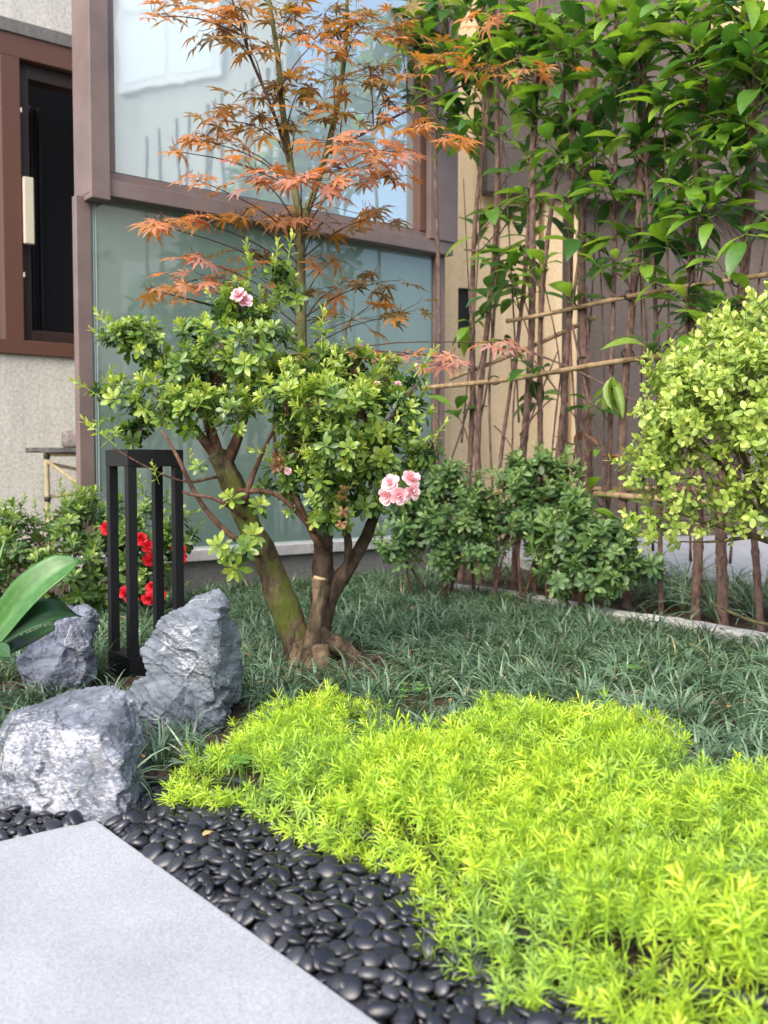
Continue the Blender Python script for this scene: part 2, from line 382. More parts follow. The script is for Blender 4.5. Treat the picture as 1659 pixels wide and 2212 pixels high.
# planting bed of soil
AZ = G(690, 1440, .06)                                            # foot of the main azalea
gx, gy = np.meshgrid(np.linspace(-2.6, 2.0, 231), np.linspace(.5, 5.2, 236)); gp = np.stack([gx.ravel(), gy.ravel()], 1)
ins = in_poly(gp, near_poly)
h = np.array([BED + .012 * noise.noise(Vector((x * 4, y * 4, 0))) + .012 * noise.noise(Vector((x * 17, y * 17, 3))) + .008 * noise.noise(Vector((x * 45, y * 45, 5))) for x, y in gp])
h += .035 * np.exp(-((gp - (AZ[:2] + np.array([.06, .05]))) ** 2).sum(1) / .02)
h = np.where(ins, -.05, h)
nx, ny = 231, 236; ii = np.arange(nx * ny).reshape(ny, nx)
F = np.stack([ii[:-1, :-1].ravel(), ii[:-1, 1:].ravel(), ii[1:, 1:].ravel(), ii[1:, :-1].ravel()], 1)
mb = MB(); mb.add(np.column_stack([gp, h]), {4: F}); tag(mb.build('planting_bed', M['soil']), kind='structure')

# fence line and kerb
FO, FD = np.array([.886, 3.57]), nrm(np.array([.244, -.34]))
FN = np.array([FD[1], -FD[0]]); FN = FN if FN @ FO < 0 else -FN       # towards the camera
def fence_at(u): return FO + FD * on_line(FO, FD, u)
# raised walkway behind the hedge
mb = MB(); a = FO - FN * .62
pts = [a - FD * 3.2, a + FD * 9, a + FD * 9 - FN * 12, a - FD * 3.2 - FN * 12]
V = [(*p, .1) for p in pts] + [(*p, -.05) for p in pts]
mb.add(V, [(3, 2, 1, 0)] if np.cross(pts[1] - pts[0], pts[2] - pts[1]) < 0 else [(0, 1, 2, 3)]); mb.add(V, [(0, 4, 5, 1), (3, 0, 4, 7)])
tag(mb.build('walkway', M['path'], smooth=False), kind='structure')
# soil strip under the hedge, kerb in front of it
kp = curve([G(u, v, .075)[:2] for u, v in ((960, 1262), (1080, 1275), (1220, 1300), (1360, 1326), (1480, 1342), (1660, 1376), (1900, 1440), (2250, 1560))], 50)
mb = MB(); R_, S_ = [], 0
tn = nrm(np.gradient(kp, axis=0)); nn = np.stack([-tn[:, 1], tn[:, 0]], 1)
prof = [(-.03, .0), (-.03, .068), (-.024, .076), (.024, .078), (.03, .07), (.03, .0)]
V = [(*(kp[i] + nn[i] * p[0]), p[1] + .004 * noise.noise(Vector((i * .7, p[0] * 50, 0)))) for i in range(len(kp)) for p in prof]
k = len(prof); F = [(i * k + j, (i + 1) * k + j, (i + 1) * k + j + 1, i * k + j + 1) for i in range(len(kp) - 1) for j in range(k - 1)]
mb.add(V, F); tag(mb.build('garden_kerb', M['kerb'], smooth=False), 'low pale concrete kerb between dark grass and the hedge stems', 'kerb')

# ------------------------------------------------------------------ glass wall
GO, GE = np.array([-.805, 3.94]), nrm(np.array([.788, .616])); GN = np.array([GE[1], -GE[0]])
def gz(u, v):
    a = on_line(GO, GE, u); y = (GO + GE * a)[1]; return P(u, v, y)[2]
def ga(u): return on_line(GO, GE, u)
gw = thing('glass_screen', (*(GO), 0), 'tall glazed screen with brown metal frame on grey base behind the maple', 'glass screen')
def wb(name, m_, a0, a1, z0, z1, n0, n1, bev=.003, parent=None, fr=(GO, GE, GN), root=None):
    mb = MB(); bm_box(mb, *fr, a0, a1, z0, z1, n0, n1); par = parent or root or gw
    o = mb.build(name, M[m_], None, False)
    base_loc = Vector((0, 0, 0)); q = par
    while q: base_loc += q.location; q = q.parent
    o.data.transform(Matrix.Translation(-base_loc)); o.parent = par
    if bev: bevel(o, bev)
    return o
aL, aR = ga(171), ga(957); a0u = ga(189)
zl = gz(395, 1187); zr_b, zr_t = gz(210, 428), gz(245, 402)
wb('base_wall', 'concrete', aL, aR, -.05, zl - .045, -.06, .035)
wb('ledge', 'ledge', aL - .01, aR, zl - .045, zl, -.06, .06)
wb('post', 'frame', aL, ga(203), zl, zr_b, -.03, .012)
wb('post', 'frame', ga(934), aR, zl, zr_b, -.03, .012)
p_ = wb('pane', 'glass_lo', ga(203) + .002, ga(934) - .002, zl + .001, zr_b - .002, -.012, -.002, 0)
for u in (208, 213): wb('sealant', 'silicone', ga(u), ga(u) + .004, zl, zr_b - .01, -.001, .003, 0, p_)
wb('sealant', 'silicone', ga(203), ga(934), zl, zl + .008, -.001, .004, 0, p_)
# upper unit stands proud
wb('rail', 'frame', a0u - .004, aR, zr_b, zr_b + .06, -.06, .07)
wb('rail_ledge', 'frame', a0u + .01, aR - .01, zr_b + .06, zr_b + .095, -.06, .045)
wb('upper_post', 'frame', a0u - .002, ga(222) + .012, zr_b - .02, 3.6, -.085, .085)
wb('inner_frame', 'frame', ga(222) + .012, ga(222) + .05, zr_b + .095, 3.6, -.05, .045)
wb('upper_post', 'frame', ga(905), aR + .02, zr_b + .06, 3.6, -.06, .08)
wb('inner_frame', 'frame2', ga(905) - .04, ga(905), zr_b + .095, 3.6, -.05, .05)
wb('upper_pane', 'glass_up', ga(222) + .05, ga(905) - .04, zr_b + .095, 3.6, -.01, .0, 0)
wb('glazing_bead', 'darkframe', ga(222) + .05, ga(905) - .04, zr_b + .096, zr_b + .108, .0005, .012, 0)
wb('head_rail', 'frame', a0u - .01, aR + .02, 3.6, 3.75, -.08, .09)
wb('side_panel', 'glass_lo', aR - .03, aR, .0, 3.6, -1.2, -.07, 0)

# ------------------------------------------------------------------ house on the left with a window
LO, LE = np.array([-2.05, 5.25]), GE; LN = GN
def la(u): return on_line(LO, LE, u)
def lz(u, v): y = (LO + LE * la(u))[1]; return P(u, v, y)[2]
hl = thing('house', (*LO, 0), 'cream stippled house wall with dark open sliding window behind bamboo table', 'house')
fr = (LO, LE, LN)
zt, zs = lz(80, 84), lz(80, 768)
wL, wR = -1.6, la(230)
wb('wall', 'cream', -2.6, 2.6, .16, zs, -.2, 0, 0, fr=fr, root=hl)
wb('wall', 'cream', -2.6, 2.6, zt, 4.2, -.2, .0, 0, fr=fr, root=hl)
wb('wall', 'cream', wR, 2.6, zs, zt, -.2, 0, 0, fr=fr, root=hl)
wb('wall', 'cream', -2.6, wL, zs, zt, -.2, 0, 0, fr=fr, root=hl)
wb('plinth', 'ledge', -2.6, 2.6, -.05, .16, -.2, .05, fr=fr, root=hl)
wb('lintel', 'concrete', -2.6, 2.6, zt, zt + .07, .001, .03, fr=fr, root=hl)
wi = wb('window', 'frame2', wL, wR, zs, zs + .075, -.16, .025, fr=fr, root=hl)
wb('frame', 'frame2', wL, wR, zt - .12, zt, -.16, .02, parent=wi, fr=fr, root=hl)
wb('frame', 'frame2', la(15), la(56), zs + .075, zt - .12, -.14, .02, parent=wi, fr=fr, root=hl)
wb('frame', 'darkframe', la(58), la(80), zs + .075, zt - .12, -.12, -.03, parent=wi, fr=fr, root=hl)
wb('frame', 'darkframe', la(80), wR, zs + .075, zs + .14, -.12, -.03, parent=wi, fr=fr, root=hl)
wb('frame', 'darkframe', la(80), wR, zt - .2, zt - .12, -.12, -.03, parent=wi, fr=fr, root=hl)
wb('pane', 'winglass', wL, la(15), zs + .075, zt - .12, -.06, -.05, 0, parent=wi, fr=fr, root=hl)
wb('opening', 'black', la(15), wR + .9, zs - .3, zt + .3, -1.1, -.6, 0, parent=wi, fr=fr, root=hl)
for i in range(5):
    u0 = 108 + i * 9; wb('curtain', 'curtain', la(u0), la(u0 + 7), zs + .14, zt - .22, -.4 - .02 * (i % 2), -.36 - .02 * (i % 2), .01, parent=wi, fr=fr, root=hl)
hd = wb('handle', 'handle', la(57), la(79), lz(68, 530), lz(68, 386), .021, .045, .006, parent=wi, fr=fr, root=hl)
for v_ in (240, 595): wb('screw', 'handle', la(56), la(59), lz(57, v_ + 5), lz(57, v_ - 5), .02, .028, .002, parent=wi, fr=fr, root=hl)

# ------------------------------------------------------------------ buildings behind the hedge
BO, BE = np.array([.30, 6.0]), nrm(np.array([.97, .24])); BNn = np.array([BE[1], -BE[0]])
def ba(u): return on_line(BO, BE, u)
def bz(u, v): y = (BO + BE * ba(u))[1]; return P(u, v, y)[2]
bb = thing('house', (*BO, 0), 'beige stucco house wall with small dark opening behind the hedge stems', 'house')
fr = (BO, BE, BNn)
d0, d1, dz0, dz1 = ba(988), ba(1018), bz(1003, 752), bz(1003, 622)
wb('wall', 'beige', -.6, d0, -.05, 5, -.25, 0, 0, fr=fr, root=bb)
wb('wall', 'beige', d1, ba(1160), -.05, 5, -.25, 0, 0, fr=fr, root=bb)
wb('wall', 'beige', d0, d1, -.05, dz0, -.25, 0, 0, fr=fr, root=bb)
wb('wall', 'beige', d0, d1, dz1, 5, -.25, 0, 0, fr=fr, root=bb)
wb('opening', 'black', d0 - .1, d1 + .1, dz0 - .1, dz1 + .1, -.4, -.26, 0, fr=fr, root=bb)
wb('shade_infill', 'black', d0 + .001, d1 - .001, dz0 + .001, dz1 - .001, -.24, -.03, 0, fr=fr, root=bb)  # black block fills the opening, standing in for the shade inside
wb('column', 'beige', ba(1165), ba(1205), -.05, 2.4, -.2, .05, .01, fr=fr, root=bb)
gb = thing('house', (*(BO + BE * 1.2), 0), 'grey house wall with overhanging upper storey behind the hedge', 'house')
wb('wall', 'mauve', ba(1206), ba(1206) + 5, -.05, 5, -.5, -.02, 0, fr=fr, root=gb)
wb('overhang', 'mauve', ba(1032), ba(1206) + 4, bz(1100, 432), 4.6, .03, .14, .01, fr=fr, root=gb)
wb('roof_slab', 'beige', ba(1470), ba(1206) + 4.4, bz(1600, 165), bz(1600, 165) + .18, .15, .8, .01, fr=fr, root=gb)
wb('gutter', 'mauve', ba(1150), ba(1206) + 3, bz(1300, 385), bz(1300, 385) + .07, .142, .21, .01, fr=fr, root=gb)
wb('downpipe', 'beige', ba(1226), ba(1238), .1, bz(1230, 410), -.019, .05, .015, fr=fr, root=gb)
# air conditioner on the walkway
aco = BO + BE * ba(1590)
ac = thing('air_conditioner', (*aco, .1), 'grey outdoor air conditioner standing by the grey wall beyond the hedge', 'air conditioner'); fr2 = (aco, BE, BNn)
wb('casing', 'acgrey', 0, .85, .3, .86, .05, .34, .01, fr=fr2, root=ac)
wb('grille_back', 'black', .1, .6, .34, .82, .341, .345, 0, fr=fr2, root=ac)
for i in range(12): wb('louvre', 'acgrey', .1, .6, .35 + i * .04, .362 + i * .04, .345, .352, 0, fr=fr2, root=ac)
for a_ in (.1, .7): wb('foot', 'acgrey', a_, a_ + .06, .1, .3, .08, .3, .004, fr=fr2, root=ac)

# cream building across the yard, out of frame: seen mirrored in the upper glass
oo = np.array([6.2, 1.9]); oe = np.array([.12, -.993]); on = np.array([-.993, -.12])
ob = thing('house', (*oo, 0), 'cream house with white framed windows mirrored in the upper glass', 'house'); fr3 = (oo, oe, on)
wb('wall', 'cream', 0, 5, -.05, 9, -.3, 0, 0, fr=fr3, root=ob)
for a_ in (.9, 2.9):
    for z_ in (1.3, 5.1):
        wi = wb('window', 'white', a_ - .1, a_ + 1.3, z_ - .1, z_ + 1.7, .001, .05, .01, fr=fr3, root=ob)
        for i in range(2):
            for j in range(2): wb('pane', 'winglass', a_ + i * .64, a_ + i * .64 + .56, z_ + j * .8, z_ + j * .8 + .72, .051, .055, 0, parent=wi, fr=fr3, root=ob)

# ================================================================== OBJECTS
# ------------------------------------------------------------------ paving slab
mb = MB(); V = [(*p, z) for z in (-.03, .03) for p in slab_poly]
F = [(3, 2, 1, 0), (4, 5, 6, 7)] + [(i, (i + 1) % 4, 4 + (i + 1) % 4, 4 + i) for i in range(4)]
if np.cross(slab_poly[1] - slab_poly[0], slab_poly[2] - slab_poly[1]) < 0: F = [f[::-1] for f in F]
mb.add(V, F); o = mb.build('paving_slab', M['granite'], None, False, (slabA[0], slabA[1], 0)); bevel(o, .0025)
tag(o, 'pale speckled granite paving slab beside black pebbles', 'paving slab')

# ------------------------------------------------------------------ rocks
def zoomq(X, Y): return X / 3.0, 1244.2 + Y / 3.0
def rock(name, label, hulls, m_, voxel, seed, strata, amp=1.):
    bm = bmesh.new()
    for pts in hulls:
        vs = [bm.verts.new(P(*zoomq(x, y), d)) for x, y, d in pts]
        bmesh.ops.convex_hull(bm, input=vs)
    lo = [v for v in bm.verts if not v.link_faces]
    bmesh.ops.delete(bm, geom=lo, context='VERTS')
    me = bpy.data.meshes.new(name); bm.to_mesh(me); bm.free()
    t = bpy.data.objects.new('tmp', me); COL.objects.link(t)
    r = t.modifiers.new('r', 'REMESH'); r.mode = 'VOXEL'; r.voxel_size = voxel
    s_ = t.modifiers.new('s', 'SMOOTH'); s_.iterations = 1; s_.factor = .5
    dg = bpy.context.evaluated_depsgraph_get(); ev = t.evaluated_get(dg)
    m2 = bpy.data.meshes.new_from_object(ev); bpy.data.objects.remove(t); bpy.data.meshes.remove(me)
    n = len(m2.vertices); co = np.empty(n * 3, np.float32); m2.vertices.foreach_get('co', co); co = co.reshape(-1, 3).astype(float)
    no = np.array([v.normal[:] for v in m2.vertices]); sdn = nrm(np.array(strata)); sv = Vector((seed, seed * 2.1, -seed))
    out = np.empty_like(co)
    for i in range(n):
        p = Vector(co[i]); q = p + sv
        wv = noise.noise(q * 7) * .02
        lay = (p.dot(Vector(sdn)) + wv) / .022
        stp = abs((lay % 1.0) - .5) * 2                       # bedding planes
        big = noise.noise(q * 9) * .011
        mid_ = (abs(noise.noise(q * 22)) - .25) * .011
        cell = noise.cell(Vector((math.floor(lay) * 3.1, q.x * 11 + noise.noise(q * 20) * .8, q.z * 11))) * .0042
        fine = noise.fractal(q * 60, 1.0, 2.0, 3) * .0028
        chip = 0.
        for fs, fa in ((8.5, .20), (30., .09)):
            qq = Vector((q.x, q.y, q.z * 1.3)) * fs + Vector((noise.noise(q * 30), noise.noise(q * 30 + sv), 0)) * .25
            cpt = noise.voronoi(qq)[1][0]; hd = noise.cell_vector(cpt * 7.3) - Vector((.5, .5, .5))
            chip += (qq - cpt).dot(hd) / fs * fa * 1.6
        d = big * .6 + mid_ + fine + cell + chip - (.006 * (1 - min(1, stp * 3.5)) if noise.noise(q * 5) > -.15 else 0)
        out[i] = co[i] + no[i] * d * amp
    m2.vertices.foreach_set('co', out.astype(np.float32).ravel()); m2.update()
    c = np.array([out[:, 0].mean(), out[:, 1].mean(), 0.])
    m2.transform(Matrix.Translation(-Vector(c)))
    m2.materials.clear(); m2.materials.append(M[m_])
    for p in m2.polygons: p.use_smooth = False
    o = bpy.data.objects.new(name, m2); COL.objects.link(o); o.location = c
    return tag(o, label, 'rock')
rock('rock', 'broad pale grey rock with whitish rough front face touching the granite slab', [[
    (-110, 1710, 1.56), (0, 1715, 1.505), (400, 1700, 1.48), (720, 1672, 1.475), (835, 1560, 1.485), (945, 1670, 1.57), (1030, 1490, 1.68),
    (760, 1230, 1.52), (650, 1050, 1.555), (330, 1000, 1.59), (20, 1200, 1.60), (-80, 1350, 1.62),
    (60, 895, 1.74), (200, 850, 1.76), (470, 725, 1.80), (560, 705, 1.80), (740, 698, 1.78), (800, 765, 1.74), (870, 860, 1.73), (905, 1000, 1.71), (970, 1250, 1.72),
    (100, 1700, 1.9), (850, 1700, 1.9), (500, 850, 1.95), (850, 1100, 1.92), (0, 1100, 1.9), (400, 1850, 1.56), (800, 1850, 1.58), (0, 1850, 1.6)]],
    'rock_pale', .0031, 2.2, (.35, -.5, .8), .68)
rock('rock', 'tall pointed blue grey rock with white vein leaning by black lantern', [[
    (1420, 72, 2.06), (1340, 92, 2.05), (1205, 178, 2.03), (1060, 262, 2.02), (960, 390, 2.0), (915, 480, 1.99), (945, 600, 1.97), (1000, 900, 1.93),
    (1485, 128, 2.05), (1495, 240, 2.03), (1552, 330, 2.07), (1562, 480, 2.06), (1552, 790, 2.05), (1440, 935, 1.98), (1300, 480, 1.93), (1400, 800, 1.92), (1200, 300, 1.97), (1430, 250, 1.98),
    (1400, 150, 2.14), (1500, 700, 2.2), (1000, 500, 2.16), (1050, 900, 2.15)], [
    (808, 748, 1.97), (900, 660, 1.98), (1000, 640, 1.95), (1200, 700, 1.91), (1450, 900, 1.95), (1500, 860, 2.02), (1420, 1000, 1.95), (1200, 1130, 1.88), (930, 1130, 1.86), (870, 880, 1.90), (1050, 900, 1.86),
    (900, 1100, 2.1), (1400, 1050, 2.15), (900, 800, 2.1), (1100, 1250, 1.9), (1400, 1150, 1.98)]],
    'rock_tall', .0031, 5.9, (.55, .2, .8), .68)
rock('rock', 'small dark blue rock with white veins under the strap leaves', [[
    (440, 205, 2.36), (490, 194, 2.34), (560, 200, 2.34), (612, 236, 2.36), (612, 350, 2.34), (598, 540, 2.27), (592, 640, 2.26), (520, 680, 2.22), (300, 670, 2.17), (370, 745, 2.18), (210, 815, 2.17), (150, 660, 2.22), (132, 560, 2.26), (265, 440, 2.25), (330, 330, 2.27), (560, 240, 2.28),
    (560, 300, 2.5), (560, 700, 2.5), (200, 700, 2.5), (230, 900, 2.2), (500, 850, 2.25)]],
    'rock_back', .004, 9.4, (.8, .1, .5))

# ------------------------------------------------------------------ garden lantern
lc = P(298.4 / 1.085, 1053 / 1.085, 2.40); ph = math.radians(36.5); W_ = .148
lx, ly = np.array([math.cos(ph), math.sin(ph)]), np.array([-math.sin(ph), math.cos(ph)])
lro = thing('garden_lantern', (lc[0], lc[1], BED), 'black square open metal garden lantern between the rocks', 'garden lantern'); fl = (lc[:2], lx, ly); ztop = float(lc[2])
t_ = .023
wb('base', 'lantern', 0, W_, BED - .03, .098, 0, W_, .0015, fr=fl, root=lro)
for (i, j) in ((0, 0), (1, 0), (1, 1), (0, 1)):
    x0, y0 = (W_ - t_) * i, (W_ - t_) * j; i_ = .001
    wb('post', 'lantern', x0 + i_ * (1 - 2 * i), x0 + t_ + i_ * (1 - 2 * i), .098, ztop - .042, y0 + i_ * (1 - 2 * j), y0 + t_ + i_ * (1 - 2 * j), .0012, fr=fl, root=lro)
wb('cap', 'lantern', 0, W_, ztop - .042, ztop, 0, W_, .0015, fr=fl, root=lro)
wb('lamp_plate', 'acgrey', .045, W_ - .045, ztop - .046, ztop - .0422, .045, W_ - .045, .001, fr=fl, root=lro)

# ------------------------------------------------------------------ black plastic edging
mb = MB(); tn = nrm(np.gradient(edge_s, axis=0)); nn = np.stack([-tn[:, 1], tn[:, 0]], 1)
prof = [(.004, -.05), (.0, .03), (-.005, .036), (-.006, .047), (.0, .051), (.009, .051), (.012, .044), (.008, .036), (.009, -.05)]; k = len(prof)
V = []
for i in range(len(edge_s)):
    rib = .003 if i % 6 == 0 else 0.
    for p in prof: V.append((*(edge_s[i] + nn[i] * (p[0] - rib * (p[1] < .035) * (p[0] < .004))), p[1] + .002 * math.sin(i * .6)))
F = [(i * k + j, (i + 1) * k + j, (i + 1) * k + (j + 1) % k, i * k + (j + 1) % k) for i in range(len(edge_s) - 1) for j in range(k)]
mb.add(V, F); tag(mb.build('lawn_edging', M['plastic'], smooth=False), 'black plastic edging strip between the soil bed and pebbles', 'edging')

# ------------------------------------------------------------------ pebbles
peb_poly = np.array([G(u, v, 0)[:2] for u, v in ((-60, 1870), (-60, 1800), (60, 1790), (150, 1775), (215, 1764), (260, 1735), (330, 1738), (430, 1742), (520, 1748), (600, 1775), (690, 1830), (800, 1885), (930, 1925), (985, 1985), (1020, 2060), (1060, 2130), (1150, 2190), (1320, 2230), (1320, 2290), (700, 2290))])
def ico(sub):
    bm = bmesh.new(); bmesh.ops.create_icosphere(bm, subdivisions=sub, radius=1); V = np.array([v.co[:] for v in bm.verts]); F = np.array([[v.index for v in f.verts] for f in bm.faces]); bm.free(); return V, F
IV, IF = ico(2)
pv = []
for k in range(8):
    v = IV.copy(); e = rng.uniform(.0, .3); v[:, 1] *= 1 + e * v[:, 0] * .8
    v *= np.array([1 + .10 * noise.noise(Vector(p * 1.3) + Vector((k * 7., 0, 0))) for p in IV])[:, None]; v[:, 2] = np.sign(v[:, 2]) * np.abs(v[:, 2]) ** rng.uniform(.95, 1.2); pv.append(v)
peb_mesh = [mk_mesh('pebble', v, {3: IF, 4: np.zeros((0, 4), int)}, np.zeros(len(v)), M['pebble']) for v in pv]
lo, hi = peb_poly.min(0), peb_poly.max(0); cs = .0025; hn = np.ceil((hi - lo) / cs).astype(int) + 40
HM = np.zeros(hn); ID = -np.ones(hn, int); pebs = []
def slab_in(p, grow=0.):
    r = p - slabA[:2]; Mi = np.linalg.inv(np.stack([e1, e2], 1)); ab = Mi @ r; return ab[0] > -grow and ab[1] > -grow
tries = 0
while len(pebs) < 2200 and tries < 14000:
    tries += 1
    p = lo + rng.random(2) * (hi - lo)
    if not in_poly(p[None], peb_poly)[0] or slab_in(p, .006): continue
    a = rng.uniform(.0085, .0185); b = a * rng.uniform(.6, .92); c = a * rng.uniform(.3, .5); th = rng.uniform(0, math.pi)
    ci = ((p - lo) / cs).astype(int) + 20; r = int(a / cs) + 1
    i0, i1, j0, j1 = ci[0] - r, ci[0] + r + 1, ci[1] - r, ci[1] + r + 1
    X, Y = np.meshgrid(np.arange(i0, i1), np.arange(j0, j1), indexing='ij'); dx, dy = (X - ci[0]) * cs, (Y - ci[1]) * cs
    u_ = dx * math.cos(th) + dy * math.sin(th); v_ = -dx * math.sin(th) + dy * math.cos(th); q = 1 - (u_ / a) ** 2 - (v_ / b) ** 2; msk = q > .05
    hh = HM[i0:i1, j0:j1]
    A = np.column_stack([dx[msk], dy[msk], np.ones(msk.sum())]); sol = np.linalg.lstsq(A, hh[msk], rcond=None)[0]
    gxs, gys = np.clip(sol[0], -.75, .75) * .8, np.clip(sol[1], -.75, .75) * .8
    z = np.percentile(hh[msk] - gxs * dx[msk] - gys * dy[msk], 62) + c * .72
    if z > .031 + .006 * rng.random(): continue
    top = z + gxs * dx + gys * dy + c * np.sqrt(np.maximum(q, 0)); up = msk & (top > hh)
    hh[up] = top[up]; ID[i0:i1, j0:j1][up] = len(pebs)
    pebs.append((p[0], p[1], z, a, b, c, th, gxs, gys))
cnt = np.bincount(ID[ID >= 0], minlength=len(pebs)).astype(float)
score = np.array([cnt[i] / (pebs[i][1] ** 2) for i in range(len(pebs))])
order = np.argsort(-score); stuff = MB()
for rank, i in enumerate(order):
    x, y, z, a, b, c, th, gx_, gy_ = pebs[i]
    if cnt[i] < 4: continue
    nz = nrm(np.array([-gx_, -gy_, 1.])); X = nrm(np.array([math.cos(th), math.sin(th), 0]) - nz * (math.cos(th) * nz[0] + math.sin(th) * nz[1])); Y = np.cross(nz, X)
    R = np.stack([X * a, Y * b, nz * c], 1)
    if rank < 300:
        o = bpy.data.objects.new('pebble', peb_mesh[i % 8]); COL.objects.link(o); Mx = Matrix.Identity(4)
        for r_ in range(3):
            for c_ in range(3): Mx[r_][c_] = float(R[r_, c_])
        Mx.translation = (x, y, z); o.matrix_basis = Mx
        tag(o, 'smooth black polished pebble lying beside the pale granite slab', 'pebble', 'black pebbles beside the slab')
    else:
        stuff.add(pv[i % 8] @ R.T + np.array([x, y, z]), {3: IF, 4: []}, rng.random())
tag(stuff.build('pebbles', M['pebble']), 'small black pebbles filling gaps between the larger pebbles', 'pebbles', kind='stuff')

# ------------------------------------------------------------------ leaf templates
def leaf(Lg, W, st=((0, .06), (.25, .62), (.52, 1.), (.8, .68)), fold=.25, curl=.15, wave=0., tip=1.0, roll=0.):
    V, F = [], []
    def z(t): return -curl * Lg * t * t
    for k, (t, w) in enumerate(st):
        hw = w * W / 2; wv = wave * W * (1 if k % 2 else -1)
        V += [(-hw, t * Lg, z(t) + hw * fold + wv), (0, t * Lg, z(t)), (hw, t * Lg, z(t) + hw * fold - wv * .5)]
    V.append((0, tip * Lg, z(tip))); n = len(st)
    for k in range(n - 1):
        b = k * 3; F += [(b, b + 1, b + 4, b + 3), (b + 1, b + 2, b + 5, b + 4)]
    b = (n - 1) * 3; F += [(b, b + 1, n * 3), (b + 1, b + 2, n * 3)]
    V = np.array(V)
    if roll:
        pass
    return V, F
def rot_leaf(V, az, el, base_r=0., zb=0., twist=0.):
    # leaf along +Y with normal +Z -> pitched up by el, turned by az round Z
    c, s = math.cos(twist), math.sin(twist); V = V @ np.array([[c, 0, s], [0, 1, 0], [-s, 0, c]]).T
    c, s = math.cos(el), math.sin(el); V = V @ np.array([[1, 0, 0], [0, c, -s], [0, s, c]]).T
    V = V + np.array([0, base_r, zb]); c, s = math.cos(az), math.sin(az)
    return V @ np.array([[c, -s, 0], [s, c, 0], [0, 0, 1]]).T
def tmpl(mb): return mb.arrays()
def rosette(young, seed, size=1.0):
    r = random.Random(seed); mb = MB(); az = r.random() * 6
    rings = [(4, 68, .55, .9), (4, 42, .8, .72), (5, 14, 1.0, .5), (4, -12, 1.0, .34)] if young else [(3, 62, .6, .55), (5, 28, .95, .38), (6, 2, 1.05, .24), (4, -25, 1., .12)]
    for ri, (n, el, ls, ti) in enumerate(rings):
        for k in range(n):
            az += 2.4 + r.uniform(-.25, .25); l = .034 * ls * size * r.uniform(.82, 1.15)
            V, F = leaf(l, l * r.uniform(.4, .5), st=((0, .07), (.28, .55), (.6, 1.), (.86, .66)), fold=r.uniform(.1, .45), curl=r.uniform(.0, .3))
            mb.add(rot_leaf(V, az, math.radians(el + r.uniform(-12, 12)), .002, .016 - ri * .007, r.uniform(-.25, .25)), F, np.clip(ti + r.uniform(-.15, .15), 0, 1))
    tube(mb, [(0, 0, -.03), (0, 0, .014)], [.0013, .001], 4, .45, False)
    return tmpl(mb)
def shoot(seed, n=10, l0=.03, hgt=.06):
    r = random.Random(seed); mb = MB(); az = r.random() * 6
    for k in range(n):
        t = k / (n - 1); az += 2.4; l = l0 * (1 - .35 * t) * r.uniform(.8, 1.15)
        V, F = leaf(l, l * r.uniform(.42, .52), st=((0, .07), (.28, .55), (.6, 1.), (.86, .66)), fold=.3, curl=r.uniform(0, .2)); mb.add(rot_leaf(V, az, math.radians(15 + 55 * t + r.uniform(-12, 12)), .001, hgt * t, r.uniform(-.2, .2)), F, np.clip(.45 + .5 * t + r.uniform(-.1, .1), 0, 1))
    tube(mb, [(0, 0, -.02), (0, 0, hgt)], [.0015, .001], 4, .7, False); return tmpl(mb)
def sprig(seed):                       # privet: opposite oval leaves along a thin stem
    r = random.Random(seed); mb = MB(); az = r.random() * 6; hgt = .055
    for k in range(6):
        t = k / 5; az += math.pi / 2 + r.uniform(-.3, .3)
        for s in (0, math.pi):
            l = .021 * r.uniform(.75, 1.2) * (1 - .3 * abs(t - .4)); V, F = leaf(l, l * r.uniform(.55, .7), ((0, .08), (.25, .75), (.55, 1), (.82, .7)), r.uniform(-.2, .5), r.uniform(-.1, .3), r.uniform(0, .09))
            mb.add(rot_leaf(V, az + s, math.radians(5 + 50 * t + r.uniform(-25, 25)), .001, hgt * t, r.uniform(-.5, .5)), F, np.clip(.35 + .45 * t + r.uniform(-.2, .25), 0, 1))
    tube(mb, [(0, 0, -.03), (0, 0, hgt)], [.0012, .0008], 4, .1, False); return tmpl(mb)

def tm_mesh(name, t, m_): return mk_mesh(name, t[0], t[1], t[2], m_)

